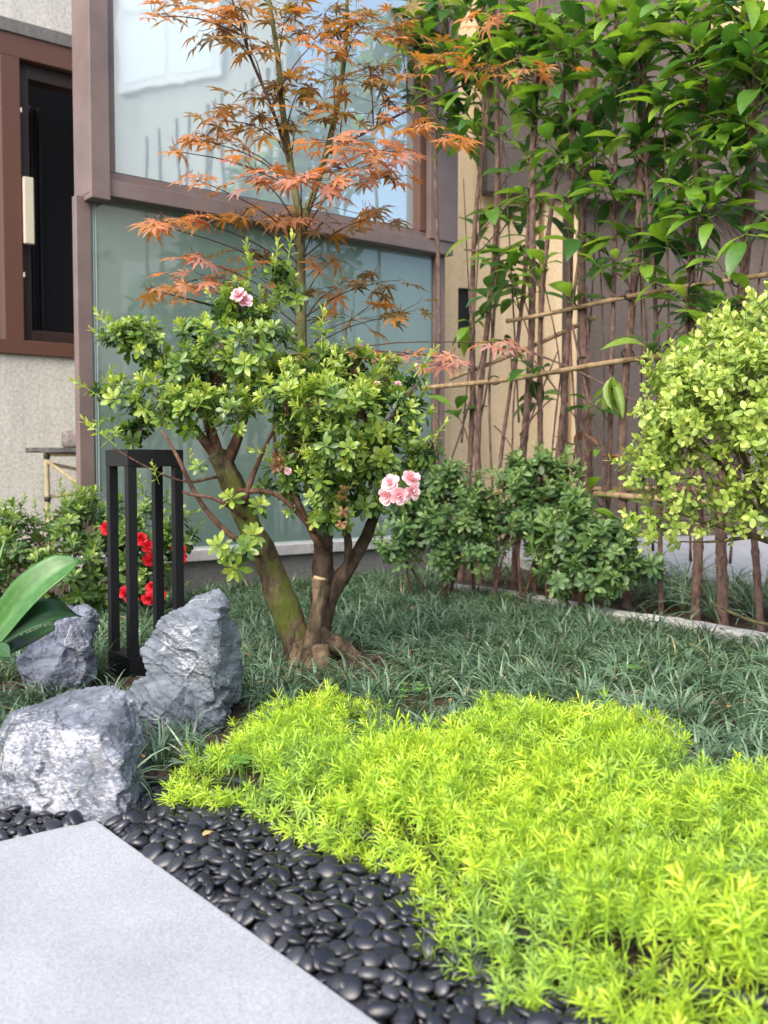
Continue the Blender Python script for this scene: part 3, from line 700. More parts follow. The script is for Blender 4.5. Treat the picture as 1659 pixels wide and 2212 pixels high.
def bush(root, name, blobs, n, temps, m_, parts=300, sc=(.85, 1.2), up=.55, inside=.72, young=None, seed=1, twigm=None, twig_r=.0011, fill=.2, spread=1.08):
    r = np.random.default_rng(seed); C = np.array([b[0] for b in blobs]); R = np.array([b[1] for b in blobs]); pr = R ** 2 / (R ** 2).sum()
    pos, ax, bi = [], [], []
    while len(pos) < n:
        k = r.choice(len(R), p=pr); d = r.normal(size=3); d[2] += .25; d /= np.linalg.norm(d)
        rad = R[k] * (r.uniform(.82, spread) if r.random() > fill else r.uniform(.35, .8)); p = C[k] + d * rad
        dd = np.linalg.norm(C - p, axis=1) / R
        if (np.delete(dd, k) < inside).any() and r.random() > .12: continue
        pos.append(p); ax.append(nrm(d * .75 + np.array([0, -.12, up]) + r.normal(size=3) * .22)); bi.append(k)
    pos, ax = np.array(pos), np.array(ax); spin = r.uniform(0, 6.28, n); S = r.uniform(*sc, n); RR = frames_z(ax, spin)
    nT = len(temps); pick = np.empty(n, int)
    for i in range(n):
        if young is None: pick[i] = r.integers(nT)
        else:
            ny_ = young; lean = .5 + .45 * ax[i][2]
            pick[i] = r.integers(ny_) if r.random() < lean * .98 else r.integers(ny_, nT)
    meshes = [tm_mesh(name, t, m_) for t in temps]; order = np.argsort(pos[:, 1]); rest = MB()
    for rank, i in enumerate(order):
        if rank < parts: part(name, meshes[pick[i]], root, m4(RR[i], pos[i], S[i], root))
    for t in range(nT):
        idx = [i for i in order[parts:] if pick[i] == t]
        if idx: scatter(rest, temps[t], RR[idx], pos[idx], S[idx], r.uniform(-.12, .12, len(idx)))
    if len(order) > parts: tag(rest.build('foliage', m_, root), kind='stuff')
    if twigm:
        tw = MB()
        for i in range(n):
            c = C[bi[i]]; e = pos[i] - ax[i] * .02; mid_ = c * .45 + e * .55 + np.array([0, 0, -.008]); tube(tw, [c, mid_, e], [twig_r * 1.6, twig_r * 1.2, twig_r], 4, 0, False)
        tag(tw.build('twigs', twigm, root), kind='stuff')
    return pos

def limb(root, name, pts, m_, sides=12, n=24, bmp=.12, bsc=30.):
    p = np.array(pts, float); c = curve(p, n); mb = MB(); tube(mb, c[:, :3], c[:, 3], sides, 0, True, bmp, bsc); return mb.build(name, m_, root)
def pl(u, v, y, r): return (*P(u, v, y), r)

# ------------------------------------------------------------------ main azalea
Y0 = float(AZ[1])
az = thing('azalea', (*AZ[:2], BED), 'old azalea shrub with mossy leaning trunks and light pink flowers', 'azalea')
tr = limb(az, 'trunk', [pl(672, 1480, Y0, .056), pl(655, 1420, Y0, .045), pl(622, 1330, Y0, .037), pl(580, 1220, Y0 + .01, .0325), pl(535, 1125, Y0 + .01, .030), pl(495, 1030, Y0 + .02, .028), pl(470, 985, Y0 + .02, .027), pl(465, 976, Y0 + .02, .016)], M['azbark'], 22, 90, .26, 30)
limb(az, 'trunk', [pl(692, 1470, Y0 + .05, .04), pl(689, 1380, Y0 + .06, .031), pl(694, 1290, Y0 + .06, .027), pl(698, 1200, Y0 + .07, .026), pl(697, 1120, Y0 + .08, .024), pl(705, 1020, Y0 + .1, .018), pl(720, 930, Y0 + .1, .010)], M['azbark3'], 18, 64, .22, 34)
limb(az, 'trunk', [pl(692, 1340, Y0 + .06, .026), pl(720, 1275, Y0 + .07, .023), pl(760, 1215, Y0 + .08, .020), pl(795, 1150, Y0 + .1, .015), pl(830, 1060, Y0 + .12, .009), pl(850, 980, Y0 + .12, .005)], M['azbark3'], 16, 50, .24, 34)
limb(az, 'branch', [pl(752, 1225, Y0 + .07, .012), pl(752, 1170, Y0 + .06, .010), pl(742, 1110, Y0 + .05, .008), pl(740, 1020, Y0 + .05, .005)], M['azbark3'], 8, 16)
st_ = limb(az, 'stub', [pl(662, 1470, Y0 - .03, .03), pl(670, 1410, Y0 - .05, .022), pl(681, 1345, Y0 - .06, .0175), pl(688, 1285, Y0 - .06, .016), pl(691, 1250, Y0 - .06, .0195)], M['azbark2'], 16, 44, .28, 45)
mb = MB(); tube(mb, [P(691, 1251, Y0 - .06), P(692, 1247, Y0 - .06)], [.0175, .016], 14); o = mb.build('cut_face', M['cut'], az)
for pts in ([pl(690, 1380, Y0 - .01, .03), pl(730, 1395, Y0, .024), pl(775, 1425, Y0 + .02, .016), pl(810, 1450, Y0 + .04, .008)],
            [pl(655, 1395, Y0 - .05, .03), pl(640, 1440, Y0 - .06, .022), pl(625, 1475, Y0 - .05, .01)],
            [pl(690, 1400, Y0 - .06, .028), pl(700, 1450, Y0 - .09, .02), pl(720, 1490, Y0 - .08, .008)],
            [pl(665, 1410, Y0 - .06, .02), pl(665, 1460, Y0 - .1, .018), pl(650, 1490, Y0 - .1, .01)]):
    limb(az, 'root', pts, M['azbark2'], 10, 18, .22, 40)
for pts in ([pl(470, 990, Y0 + .02, .014), pl(440, 950, Y0, .012), pl(400, 900, Y0, .008), pl(340, 850, Y0 + .02, .004)],
            [pl(478, 1000, Y0 + .02, .016), pl(455, 930, Y0 + .02, .014), pl(430, 840, Y0 + .05, .009), pl(390, 760, Y0 + .05, .004)],
            [pl(490, 1000, Y0 + .02, .016), pl(515, 940, Y0 + .01, .013), pl(540, 850, Y0 + .03, .009), pl(560, 720, Y0 + .05, .006), pl(575, 620, Y0 + .05, .003)],
            [pl(525, 1090, Y0 - .02, .008), pl(545, 1030, Y0 - .03, .007), pl(575, 960, Y0 - .04, .005), pl(620, 880, Y0 - .05, .003)],
            [pl(540, 1180, Y0 - .02, .008), pl(490, 1150, Y0 - .05, .007), pl(430, 1080, Y0 - .08, .006), pl(385, 990, Y0 - .08, .005), pl(350, 930, Y0 - .06, .003)],
            [pl(515, 1060, Y0 - .01, .008), pl(600, 1070, Y0 - .05, .006), pl(680, 1150, Y0, .006)],
            [pl(530, 1120, Y0 - .03, .006), pl(470, 1080, Y0 - .08, .005), pl(410, 1068, Y0 - .1, .004), pl(394, 1062, Y0 - .1, .0035)],
            [pl(690, 1180, Y0 + .02, .01), pl(640, 1080, Y0, .008), pl(600, 990, Y0, .005), pl(590, 900, Y0, .003)],
            [pl(700, 1130, Y0 + .06, .01), pl(760, 1010, Y0 + .02, .008), pl(830, 920, Y0, .005), pl(900, 830, Y0, .0025)],
            [pl(560, 1200, Y0 - .02, .006), pl(530, 1190, Y0 - .07, .004), pl(500, 1195, Y0 - .1, .003)],
            [pl(470, 1030, Y0 - .01, .004), pl(400, 1040, Y0 - .05, .003), pl(320, 1010, Y0 - .08, .0025), pl(240, 965, Y0 - .08, .002)]):
    limb(az, 'branch', pts, M['twig'], 7, 18, .12, 50)
bl = []
def B(lst, y):
    return [(P(u, v, y + dy), rp / FQ * (y + dy)) for u, v, rp, dy in lst]
blobs = B([(600, 592, 26, 0), (620, 640, 34, .05), (520, 645, 44, 0), (560, 690, 52, .04), (590, 720, 38, -.05), (480, 660, 26, 0),
    (285, 730, 42, 0), (250, 740, 26, .03), (335, 745, 44, .03), (380, 790, 46, -.03), (430, 735, 44, .08), (480, 745, 48, 0), (320, 775, 30, .1),
    (215, 862, 26, 0), (280, 870, 56, .02), (345, 860, 55, -.05), (300, 925, 44, .05), (245, 945, 22, -.05), (410, 885, 55, -.08), (390, 830, 40, .06),
    (470, 810, 70, .05), (540, 770, 62, -.04), (560, 850, 72, .02), (500, 885, 60, -.1), (450, 860, 50, .12), (610, 800, 45, .1),
    (640, 800, 46, -.04), (700, 800, 56, .06), (770, 800, 60, .0), (830, 810, 50, .1), (885, 815, 24, .02), (620, 870, 60, -.14), (700, 880, 85, .0), (690, 870, 60, -.2), (790, 890, 85, .05), (780, 890, 60, -.16), (870, 900, 60, .04), (925, 955, 28, 0), (905, 1005, 42, .05),
    (640, 965, 72, -.05), (740, 985, 85, .02), (730, 970, 60, -.2), (830, 990, 72, .0), (610, 1030, 52, .03), (700, 1060, 70, -.08), (780, 1075, 60, .02), (850, 1060, 44, .0), (650, 1100, 42, .0), (720, 1115, 44, -.05), (745, 900, 90, .2), (690, 990, 85, .2), (800, 980, 80, .2)], Y0)
AZT = [rosette(True, 1), rosette(True, 2), rosette(True, 3), shoot(4), rosette(False, 5), rosette(False, 6), rosette(False, 7)]
blobs = [(c_, r_ * .84) for c_, r_ in blobs]
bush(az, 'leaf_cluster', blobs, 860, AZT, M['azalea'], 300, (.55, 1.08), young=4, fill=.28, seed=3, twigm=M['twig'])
# single shoots that show against the glass and the trunk
mesh_sh = [tm_mesh('leaf_cluster', t, M['azalea']) for t in AZT]
def put(u, v, dy, ax, k, s, y=Y0, root=az):
    R = frames_z(nrm(np.array([ax], float)), np.array([u * .37]))[0]; part('leaf_cluster', mesh_sh[k], root, m4(R, P(u, v, y + dy), s, root))
for a_ in [(540, 585, 0, (-.1, -.1, 1), 3, 1.1), (538, 610, 0, (0, 0, 1), 3, 1.), (595, 575, 0, (.1, 0, 1), 3, 1.), (622, 565, 0, (.15, 0, 1), 3, 1.1), (695, 730, -.05, (.05, 0, 1), 3, 1.2), (690, 715, -.05, (0, -.1, 1), 0, .8),
           (475, 1180, -.1, (-.5, -.7, .3), 0, 1.), (545, 1160, -.08, (.3, -.8, .5), 1, 1.1), (510, 1225, -.1, (-.1, -.7, -.4), 2, 1.1), (495, 1200, -.1, (-.5, -.8, 0), 1, .9), (535, 1185, -.12, (.2, -.9, .2), 5, .9),
           (500, 1080, -.06, (-.3, -.6, .6), 0, 1.), (560, 1095, -.06, (.4, -.6, .6), 1, .9), (235, 950, -.08, (-.7, -.2, .6), 3, 1.2), (205, 850, 0, (-.8, 0, .5), 3, 1.), (240, 715, 0, (-.6, 0, .8), 3, 1.),
           (905, 800, 0, (.6, 0, .8), 3, 1.1), (935, 955, 0, (.5, 0, .8), 3, 1.), (340, 1035, -.08, (-.2, -.3, .8), 3, .7), (410, 1005, -.06, (.1, -.3, .8), 3, .6), (430, 1010, -.1, (-.2, -.6, .5), 0, .7)]: put(*a_)
# flowers
def flower(seed, R=.03, n=(6, 5, 4), w=.8):
    r = random.Random(seed); mb = MB()
    for ring, k in enumerate(n):
        for i in range(k):
            l = R * (1 - .22 * ring) * r.uniform(.9, 1.1); V, F = leaf(l, l * w, ((0, .2), (.3, .75), (.6, 1.), (.85, .85)), .25, -.15 - .1 * ring + r.uniform(-.1, .25), r.uniform(.02, .08), .97)
            mb.add(rot_leaf(V, 2 * math.pi * i / k + ring * .6 + r.uniform(-.15, .15), math.radians(5 + 26 * ring + r.uniform(-14, 14)), .001, .003 * ring), F, np.linspace(.0, 1, len(V)) * .9 + r.uniform(-.1, .1))
    return tmpl(mb)
FT = [flower(i) for i in range(3)]; pinkm = [tm_mesh('flower', t, M['pink']) for t in FT]; RT = [flower(i + 10, .026) for i in range(2)]; redm = [tm_mesh('flower', t, M['red']) for t in RT]
def fl_(u, v, y, ax, me, s, root):
    R = frames_z(nrm(np.array([ax], float)), np.array([u * .3]))[0]; return part('flower', me, root, m4(R, P(u, v, y), s, root))
for i, (u, v, dy, ax) in enumerate([(845, 1045, -.2, (-.3, -.8, .3)), (885, 1035, -.19, (.4, -.7, .5)), (862, 1070, -.22, (.1, -.9, -.2)), (888, 1060, -.2, (.6, -.7, -.1)), (838, 1070, -.2, (-.5, -.8, -.2)),
                                    (515, 640, -.09, (-.2, -.7, .6)), (526, 650, -.08, (.3, -.7, .4)), (770, 835, -.06, (0, -.4, .9)), (860, 830, -.03, (.2, -.5, .8)), (815, 830, -.05, (.1, -.5, .9)), (622, 1018, -.12, (0, -.9, .1))]):
    fl_(u, v, Y0 + dy, ax, pinkm[i % 3], .8 if i < 5 else (.78 if i < 7 else .34), az)
dm = tm_mesh('withered_flower', flower(33, .02, (4, 3), .5), M['dry'])
for u, v in ((598, 985), (604, 1000), (596, 1008), (738, 1080), (742, 1105), (737, 1130), (742, 1060)):
    R = frames_z(nrm(rng.normal(size=(1, 3))), np.array([1.]))[0]; part('withered_flower', dm, az, m4(R, P(u, v, Y0 - .14), .8, az))

# ------------------------------------------------------------------ red azalea on the left
Y1 = 3.35; b1 = G(190, 1330, BED); ra = thing('azalea', (*b1[:2], BED), 'low azalea bush with bright red flowers behind the black lantern', 'azalea')
rb = B([(20, 1170, 70, 0), (90, 1190, 80, -.05), (170, 1170, 80, 0), (130, 1120, 45, 0), (240, 1170, 70, .05), (60, 1240, 70, -.1), (150, 1250, 80, -.1), (230, 1250, 70, -.05), (300, 1180, 65, .05), (350, 1130, 50, .1), (380, 1160, 40, .1), (320, 1260, 50, 0), (200, 1105, 40, .1), (-60, 1180, 90, 0), (-40, 1260, 80, -.1), (250, 1110, 35, .15), (330, 1080, 35, .12)], Y1)
AZ2 = [rosette(True, 21), rosette(True, 22), shoot(23), rosette(False, 24), rosette(False, 25)]
M['azalea2'] = leaf_mat('red_azalea_leaf', [(0, (.025, .055, .02)), (.35, (.055, .12, .03)), (.65, (.14, .24, .045)), (1, (.28, .40, .08))], .42, .3)
bush(ra, 'leaf_cluster', rb, 330, AZ2, M['azalea2'], 260, (.85, 1.25), young=3, seed=8, twigm=M['twig'])
for pts in ([pl(190, 1350, Y1, .012), pl(180, 1280, Y1, .009), pl(100, 1180, Y1, .004)], [pl(200, 1350, Y1, .011), pl(240, 1260, Y1, .008), pl(330, 1150, Y1 + .08, .003)], [pl(195, 1350, Y1, .01), pl(190, 1250, Y1, .007), pl(170, 1130, Y1, .003)], [pl(185, 1350, Y1, .01), pl(90, 1270, Y1 - .05, .006), pl(-20, 1190, Y1, .003)]):
    limb(ra, 'stem', pts, M['twig'], 7, 14)
for i, (u, v, ax) in enumerate([(232, 1142, (.2, -.8, .3)), (318, 1180, (.6, -.7, .2)), (322, 1208, (.5, -.8, -.2)), (305, 1165, (.3, -.8, .3)), (385, 1185, (.5, -.8, .1)), (390, 1205, (.3, -.9, -.1)), (272, 1280, (-.4, -.8, .1)), (330, 1270, (.2, -.8, .5)), (322, 1292, (0, -.9, -.1)), (345, 1285, (.5, -.7, .1)), (285, 1295, (-.1, -.9, .1))]):
    fl_(u, v, Y1 - .17, ax, redm[i % 2], .92, ra)

# ------------------------------------------------------------------ low shrubs in front of the hedge
ST = [rosette(False, 41, 1.05), rosette(True, 42, 1.05), rosette(True, 45, 1.0), shoot(43, 11, .036, .07), rosette(False, 44, 1.05)]
for nm, lab, bs, y, n, seed in (
    ('azalea', 'low dark leafy shrub with bare stems beside the glass screen corner', [(880, 1110, 55, 0), (930, 1075, 55, .05), (985, 1060, 50, 0), (860, 1180, 55, 0), (930, 1150, 65, -.05), (1000, 1130, 65, -.05), (1050, 1110, 50, .05), (960, 1200, 50, -.05), (1030, 1190, 50, -.08)], 3.75, 300, 51),
    ('azalea', 'upright leafy shrub with light shoot tips before the hedge rails', [(1115, 1030, 40, 0), (1170, 1020, 42, .05), (1215, 1035, 36, .02), (1120, 1090, 50, 0), (1180, 1080, 55, -.03), (1100, 1150, 50, 0), (1160, 1140, 55, .05)], 3.66, 200, 52),
    ('azalea', 'spreading glossy leafy shrub at the kerb before the thick hedge stem', [(1175, 1170, 45, 0), (1245, 1110, 36, 0), (1235, 1160, 60, -.04), (1300, 1180, 60, -.04), (1210, 1230, 50, -.08), (1280, 1240, 60, -.08), (1350, 1230, 45, -.03), (1330, 1180, 40, .03), (1400, 1235, 30, 0), (1250, 1080, 22, 0)], 3.42, 270, 53)):
    bb_ = [(c_, r_ * .78) for c_, r_ in B(bs, y)]; cx = np.mean([b[0] for b in bb_], axis=0); root = thing(nm, (cx[0], y, BED), lab, 'shrub')
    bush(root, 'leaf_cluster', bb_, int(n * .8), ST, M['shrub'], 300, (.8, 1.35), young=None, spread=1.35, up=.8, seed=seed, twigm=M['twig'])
    r = random.Random(seed)
    for i, b in enumerate(bb_[:7]):
        q = np.array([cx[0] + r.uniform(-.12, .12) + (b[0][0] - cx[0]) * .4, y + r.uniform(-.05, .05), .02])
        limb(root, 'stem', [(*q, .007), (*(q * .5 + b[0] * .5 + np.array([r.uniform(-.02, .02), 0, -.02])), .005), (*b[0], .003)], M['twig'], 6, 12)

# ------------------------------------------------------------------ golden privet on the right
YP = 2.62; pb = G(1790, 1560, BED); pr_ = thing('privet', (1.27, 2.6, BED), 'rounded golden privet shrub with bare lower twigs before the bamboo rails', 'privet')
pbl = B([(1430, 880, 45, 0), (1470, 830, 60, 0), (1540, 790, 70, 0), (1620, 750, 75, 0), (1700, 720, 90, 0), (1450, 930, 50, -.05), (1520, 880, 70, -.1), (1610, 850, 90, -.15), (1720, 840, 120, -.1), (1430, 990, 45, 0), (1490, 960, 60, -.08), (1400, 1010, 22, -.03), (1570, 920, 60, -.16), (1650, 940, 60, -.18), (1390, 1030, 26, -.05), (1430, 1050, 32, -.05),
         (1500, 1090, 34, -.08), (1560, 1080, 36, -.1), (1610, 1110, 36, -.1), (1650, 1100, 40, -.12), (1430, 1140, 26, -.05), (1470, 1175, 30, -.06), (1380, 1120, 20, -.02), (1540, 1130, 26, -.08), (1700, 960, 80, .0), (1560, 830, 80, .15), (1660, 850, 100, .2), (1500, 900, 60, .15), (1750, 1080, 50, -.1)], YP)
M_sp = [sprig(61 + i) for i in range(5)]
pbl = [(c_, r_ * .86) for c_, r_ in pbl]
bush(pr_, 'leaf_sprig', pbl, 820, M_sp, M['privet'], 300, (.8, 1.3), up=.3, fill=.15, seed=61, twigm=M['privbark'], twig_r=.0008)
for b in [(1790, 1560, 1.0)]: pass
tb = np.array([1.27, 2.6, .0])
limb(pr_, 'trunk', [(*tb, .03), (*P(1800, 1330, 2.6), .026), (*P(1745, 1230, YP), .02), (*P(1680, 1150, YP), .015), (*P(1630, 1050, YP), .009), (*P(1590, 940, YP), .005)], M['privbark'], 12, 30, .15)
for pts in ([(1700, 1180, 0, .012), (1600, 1150, -.03, .008), (1500, 1120, -.03, .004), (1420, 1090, -.03, .002)], [(1680, 1150, 0, .01), (1600, 1060, -.02, .007), (1540, 980, 0, .004), (1470, 900, 0, .002)], [(1650, 1090, 0, .009), (1640, 980, 0, .006), (1620, 880, 0, .004), (1600, 800, 0, .002)], [(1720, 1200, 0, .012), (1710, 1050, .02, .008), (1690, 900, .02, .004)],
            [(1620, 1160, -.02, .006), (1540, 1170, -.03, .004), (1470, 1170, -.05, .002)], [(1800, 1480, .05, .012), (1720, 1370, .08, .008), (1620, 1340, .08, .005), (1530, 1300, .08, .003)], [(1600, 1060, -.02, .005), (1520, 1040, -.03, .003), (1430, 1020, -.03, .0015)], [(1640, 1120, .02, .006), (1560, 1010, .04, .004), (1500, 960, .04, .002)], [(1670, 1130, -.05, .006), (1600, 1000, -.08, .004), (1560, 900, -.1, .002)]):
    limb(pr_, 'branch', [pl(u, v, YP + d, r) for u, v, d, r in pts], M['privbark'], 6, 16)
r = random.Random(5); tw = MB()
for i in range(90):
    u, v = r.uniform(1440, 1700), r.uniform(930, 1150); p0 = P(u, v, YP + r.uniform(-.1, .12)); d = np.array([r.uniform(-1, .4), r.uniform(-.6, .6), r.uniform(-.1, 1)]) * .05; tube(tw, [p0, p0 + d + np.array([0, 0, .006]), p0 + d * 2.2], [.0016, .0012, .0007], 4, 0, False)
tag(tw.build('bare_twigs', M['privbark'], pr_), kind='stuff')

# ------------------------------------------------------------------ bamboo rails of the trellis
tl = thing('bamboo_trellis', (*FO, 0), 'bamboo trellis rails tied across the hedge stems', 'trellis')
def fz(u, v): y = fence_at(u)[1]; return P(u, v, y)[2]
def fpt(u, v, off): p = fence_at(u) + FN * off; return np.array([p[0], p[1], fz(u, v)])
def cane(pa, pb_, r0, name='rail'):
    mb = MB(); L_ = np.linalg.norm(pb_ - pa); n = int(L_ / .012); node = .17; pts, rad = [], []
    for i in range(n + 1):
        t = i / n; s_ = t * L_; k = (s_ % node) / node; pts.append(pa + (pb_ - pa) * t + np.array([0, 0, .006 * math.sin(s_ * 5 + pa[2] * 9)])); rad.append(r0 * (1 - .12 * t) * (1.16 if min(k, 1 - k) < .045 else 1.))
    tube(mb, pts, rad, 10); return mb.build(name, M['bamboo'], tl)
def fpx(s_, z, off): p = FO + FD * s_ + FN * off; return np.array([p[0], p[1], z])
sR = 3.2
def s_of(u): return on_line(FO, FD, u)
cane(fpx(s_of(925), .915, .035), fpx(sR, 1.01, .035), .0105)
cane(fpx(s_of(1105), 1.165, .03), fpx(sR, 1.18, .03), .0085)
cane(fpx(s_of(990), .463, .035), fpx(sR, .445, .035), .0115)
cane(fpx(s_of(960), .955, -.035), fpx(s_of(1270), 1.13, -.035), .0095)
cane(fpx(s_of(1180), .485, -.035), fpx(sR, .472, -.035), .0105)
# ------------------------------------------------------------------ hedge saplings
def bigleaf(seed, Lg=.12):
    r = random.Random(seed); V, F = leaf(Lg, Lg * r.uniform(.40, .5), ((0, .04), (.12, .35), (.3, .8), (.5, 1.), (.7, .86), (.87, .45)), r.uniform(.2, .55), r.uniform(.15, .6), r.uniform(0, .03))
    c = r.choice([.2, .3, .45, .5, .6, .75, .85]); T = np.full(len(V), c)  # higher tints put the bright lime of backlit leaves into the colour
    mb = MB(); mb.add(V, F, T); tube(mb, [(0, -.022, .004), (0, .004, 0)], [.0014, .0012], 4, .9, False); return tmpl(mb)
HL = [tm_mesh('leaf', bigleaf(80 + i), M['hedge']) for i in range(12)]
HR = [tm_mesh('leaf', bigleaf(99 + i, .1), M['redleaf']) for i in range(2)]
ROLL = []
for i in range(2):
    V, F = leaf(.12, .03, ((0, .1), (.15, .6), (.35, 1.), (.6, 1.), (.85, .6)), 1.6, .25); mb = MB(); mb.add(V, F, .95); ROLL.append(tm_mesh('leaf', tmpl(mb), M['hedge']))
#       base column, top column, base radius
stems = [(936, 946, .011, 0), (999, 1040, .0135, 1), (1028, 1066, .015, 1), (1062, 1066, .006, 0), (1072, 1145, .009, 0), (1122, 1150, .017, 1), (1142, 1196, .012, 0), (1200, 1236, .0125, 1), (1256, 1266, .019, 1), (1304, 1325, .010, 0), (1357, 1366, .0165, 1), (1432, 1390, .009, 0), (1499, 1500, .0165, 1), (1568, 1610, .0185, 1), (1640, 1585, .012, 0),
         (1745, 1760, .016, 1), (1850, 1840, .016, 1), (1990, 2010, .016, 1), (2160, 2180, .016, 1)]
saps = []
SAPLAB = {936: 'slender reddish sapling standing right beside the glass screen corner post', 999: 'first stout brown sapling out from the glass screen, before the beige wall', 1028: 'second stout brown sapling out from the glass screen, before the beige wall',
    1062: 'pencil thin upright sapling before the beige wall', 1072: 'thin sapling leaning strongly towards the grey wall, rooted before the beige wall', 1122: 'third stout brown sapling out from the glass screen, behind the upright shrub', 1142: 'thin leaning sapling crossing in front of the pale column',
    1200: 'stout sapling rising where the pale column meets the grey wall', 1256: 'thickest tall sapling standing behind the spreading kerb shrub', 1304: 'thin pale sapling before the grey wall near the red tinged young leaves', 1357: 'stout sapling at the end of the spreading shrub, before the grey wall',
    1432: 'thin sapling leaning back towards the glass screen behind the privet tips', 1499: 'stout bare trunk behind the privet crown, on its spreading shrub side', 1568: 'stoutest bare trunk behind the privet crown, on its trunk side', 1640: 'thin sapling half hidden behind the privet trunk'}
for bu, tu, r0, thick in stems:
    r = random.Random(bu); pb_, pt = fence_at(bu), fence_at(tu); j = r.uniform(-.018, .018); pb_ = pb_ + FN * j
    lab = SAPLAB.get(bu, 'tall leafy hedge sapling mirrored in the glass screen')
    root = thing('hedge_sapling', (*pb_, .03), lab, 'sapling', 'hedge saplings tied to the bamboo rails')
    Hh = 2.75; zr_ = 2.2; n = 150; pts, rad = [], []; ph_ = r.random() * 6; nd = r.uniform(.055, .085)
    for i in range(n + 1):
        z = -.02 + (Hh + .02) * i / n; t = min(z / 1.9, 1.3)
        q = pb_ + (pt - pb_) * t + FD * .018 * math.sin(z * 3.1 + ph_) + FN * .012 * math.sin(z * 4.3 + ph_ * 2)
        k = (z % nd) / nd; pts.append((q[0], q[1], z)); rad.append(r0 * (1 - .45 * z / Hh) * (1.22 if k < .16 else 1.) * (1 + .25 * math.exp(-max(z, 0) / .05)))
    mb = MB(); tube(mb, pts, rad, 9, 0, True, .1, 60); mb.build('trunk', M['hstem'], root); saps.append((root, np.array(pts)))
r = random.Random(77)
shoots = [(960, 25), (1040, 20), (1130, 30), (1205, 25), (1290, 30), (1390, 20), (1480, 40), (1560, 30), (1640, 30), (925, 85), (1010, 90), (1090, 75), (1180, 90), (1340, 75), (1420, 70), (1620, 75), (1600, 150), (950, 140), (1015, 150), (1080, 150), (1160, 170), (1230, 140), (1450, 150), (1540, 180), (1625, 230),
    (980, 250), (1060, 230), (1150, 240), (1230, 215), (1310, 255), (1380, 300), (1470, 270), (1560, 285), (1635, 310), (1490, 300), (1090, 430), (1160, 455), (1230, 420), (1320, 400), (1400, 420), (1480, 390), (1540, 440), (1600, 375), (1040, 500), (1100, 550), (1150, 510), (1330, 500), (1420, 480), (1460, 530), (1615, 500), (1500, 470),
    (1010, 690), (1060, 630), (1110, 600), (1150, 630), (1280, 570), (1460, 630), (1500, 680), (1540, 655), (1450, 740), (1500, 740), (1330, 800), (1100, 740), (1140, 800), (1160, 850), (1280, 870), (1240, 965), (1300, 970), (985, 885), (1270, 1060), (1330, 1120), (880, 40), (870, 120), (900, 200), (1010, 300), (1130, 330), (1270, 330), (1350, 190), (1510, 110), (1250, 60), (1440, 210), (1580, 220), (1200, 320), (1100, 20), (1340, 130), (1070, 90), (1640, 120), (1530, 250), (1430, 350),
    (1720, 150), (1780, 300), (1850, 100), (1900, 400), (2000, 250), (2100, 100), (2150, 400), (2250, 250), (2050, 550), (1880, 600), (1750, 480), (2300, 80), (2200, 600), (1980, 60)]
shoots += [(u + r.uniform(-45, 45), v + r.uniform(-45, 45)) for k2 in range(3) for u, v in shoots if v < (640, 560, 330)[k2] and u > 1060 - 400 * (v < 330) and r.random() < .85]
FRONT = [(1440, 600), (1485, 635), (1520, 690), (1465, 715), (1560, 640), (1400, 745), (1340, 560), (1110, 640), (1180, 560), (1250, 500), (1390, 560), (1550, 560), (1620, 640), (1230, 640)]
for (u, v) in shoots + FRONT:
    off = .12 if (u, v) in FRONT else r.choice([-.22, -.12, -.05, .05, .1, .18]); u_ = u + r.uniform(-8, 8)
    p2 = fence_at(u_); y = p2[1]; dd = p2 + FN * off; y = dd[1]; c = P(u_, v, y)
    root, pts = min(saps, key=lambda s_: np.linalg.norm(s_[1][min(len(s_[1]) - 1, max(0, int((c[2] - .12) / 2.77 * 150)))] - c) + r.uniform(0, .08))
    a = pts[min(len(pts) - 1, max(3, int((c[2] - r.uniform(.05, .16)) / 2.77 * 150)))]
    mb = MB(); tube(mb, curve([a, a * .55 + c * .45 + np.array([0, 0, .02]), c], 8), np.linspace(.0036, .0018, 8), 5); mb.build('branchlet', M['hstem'], root)
    d0 = nrm(c - a + np.array([0, 0, .03])); n = r.randint(5, 8); az0 = r.random() * 6
    special = (u, v) in ((1240, 965), (1300, 970)); roll = (u, v) in ((1340, 75), (1450, 740), (1330, 800), (1500, 740))
    for k in range(n):
        az0 += 2.4; h_ = np.array([math.cos(az0), math.sin(az0), r.uniform(-.8, .8)]); ydir = nrm(h_ + d0 * .35)
        if roll: ydir = nrm(h_ * .5 + np.array([0, 0, -1.2]))
        nz = nrm(np.array([r.uniform(-.35, .35), r.uniform(-.5, .3), 1.]) + .25 * d0); R = frames(ydir[None], nz[None])[0]
        s_ = r.choice([r.uniform(.5, .9), r.uniform(.85, 1.3)]); me = HL[r.randrange(12)]
        if special and k % 2 == 0: me = HR[k % 2]; s_ = .9
        if roll: me = ROLL[k % 2]
        pos = c - d0 * .012 * k * .6 + ydir * .02 * s_
        part('leaf', me, root, m4(R, pos, s_, root))
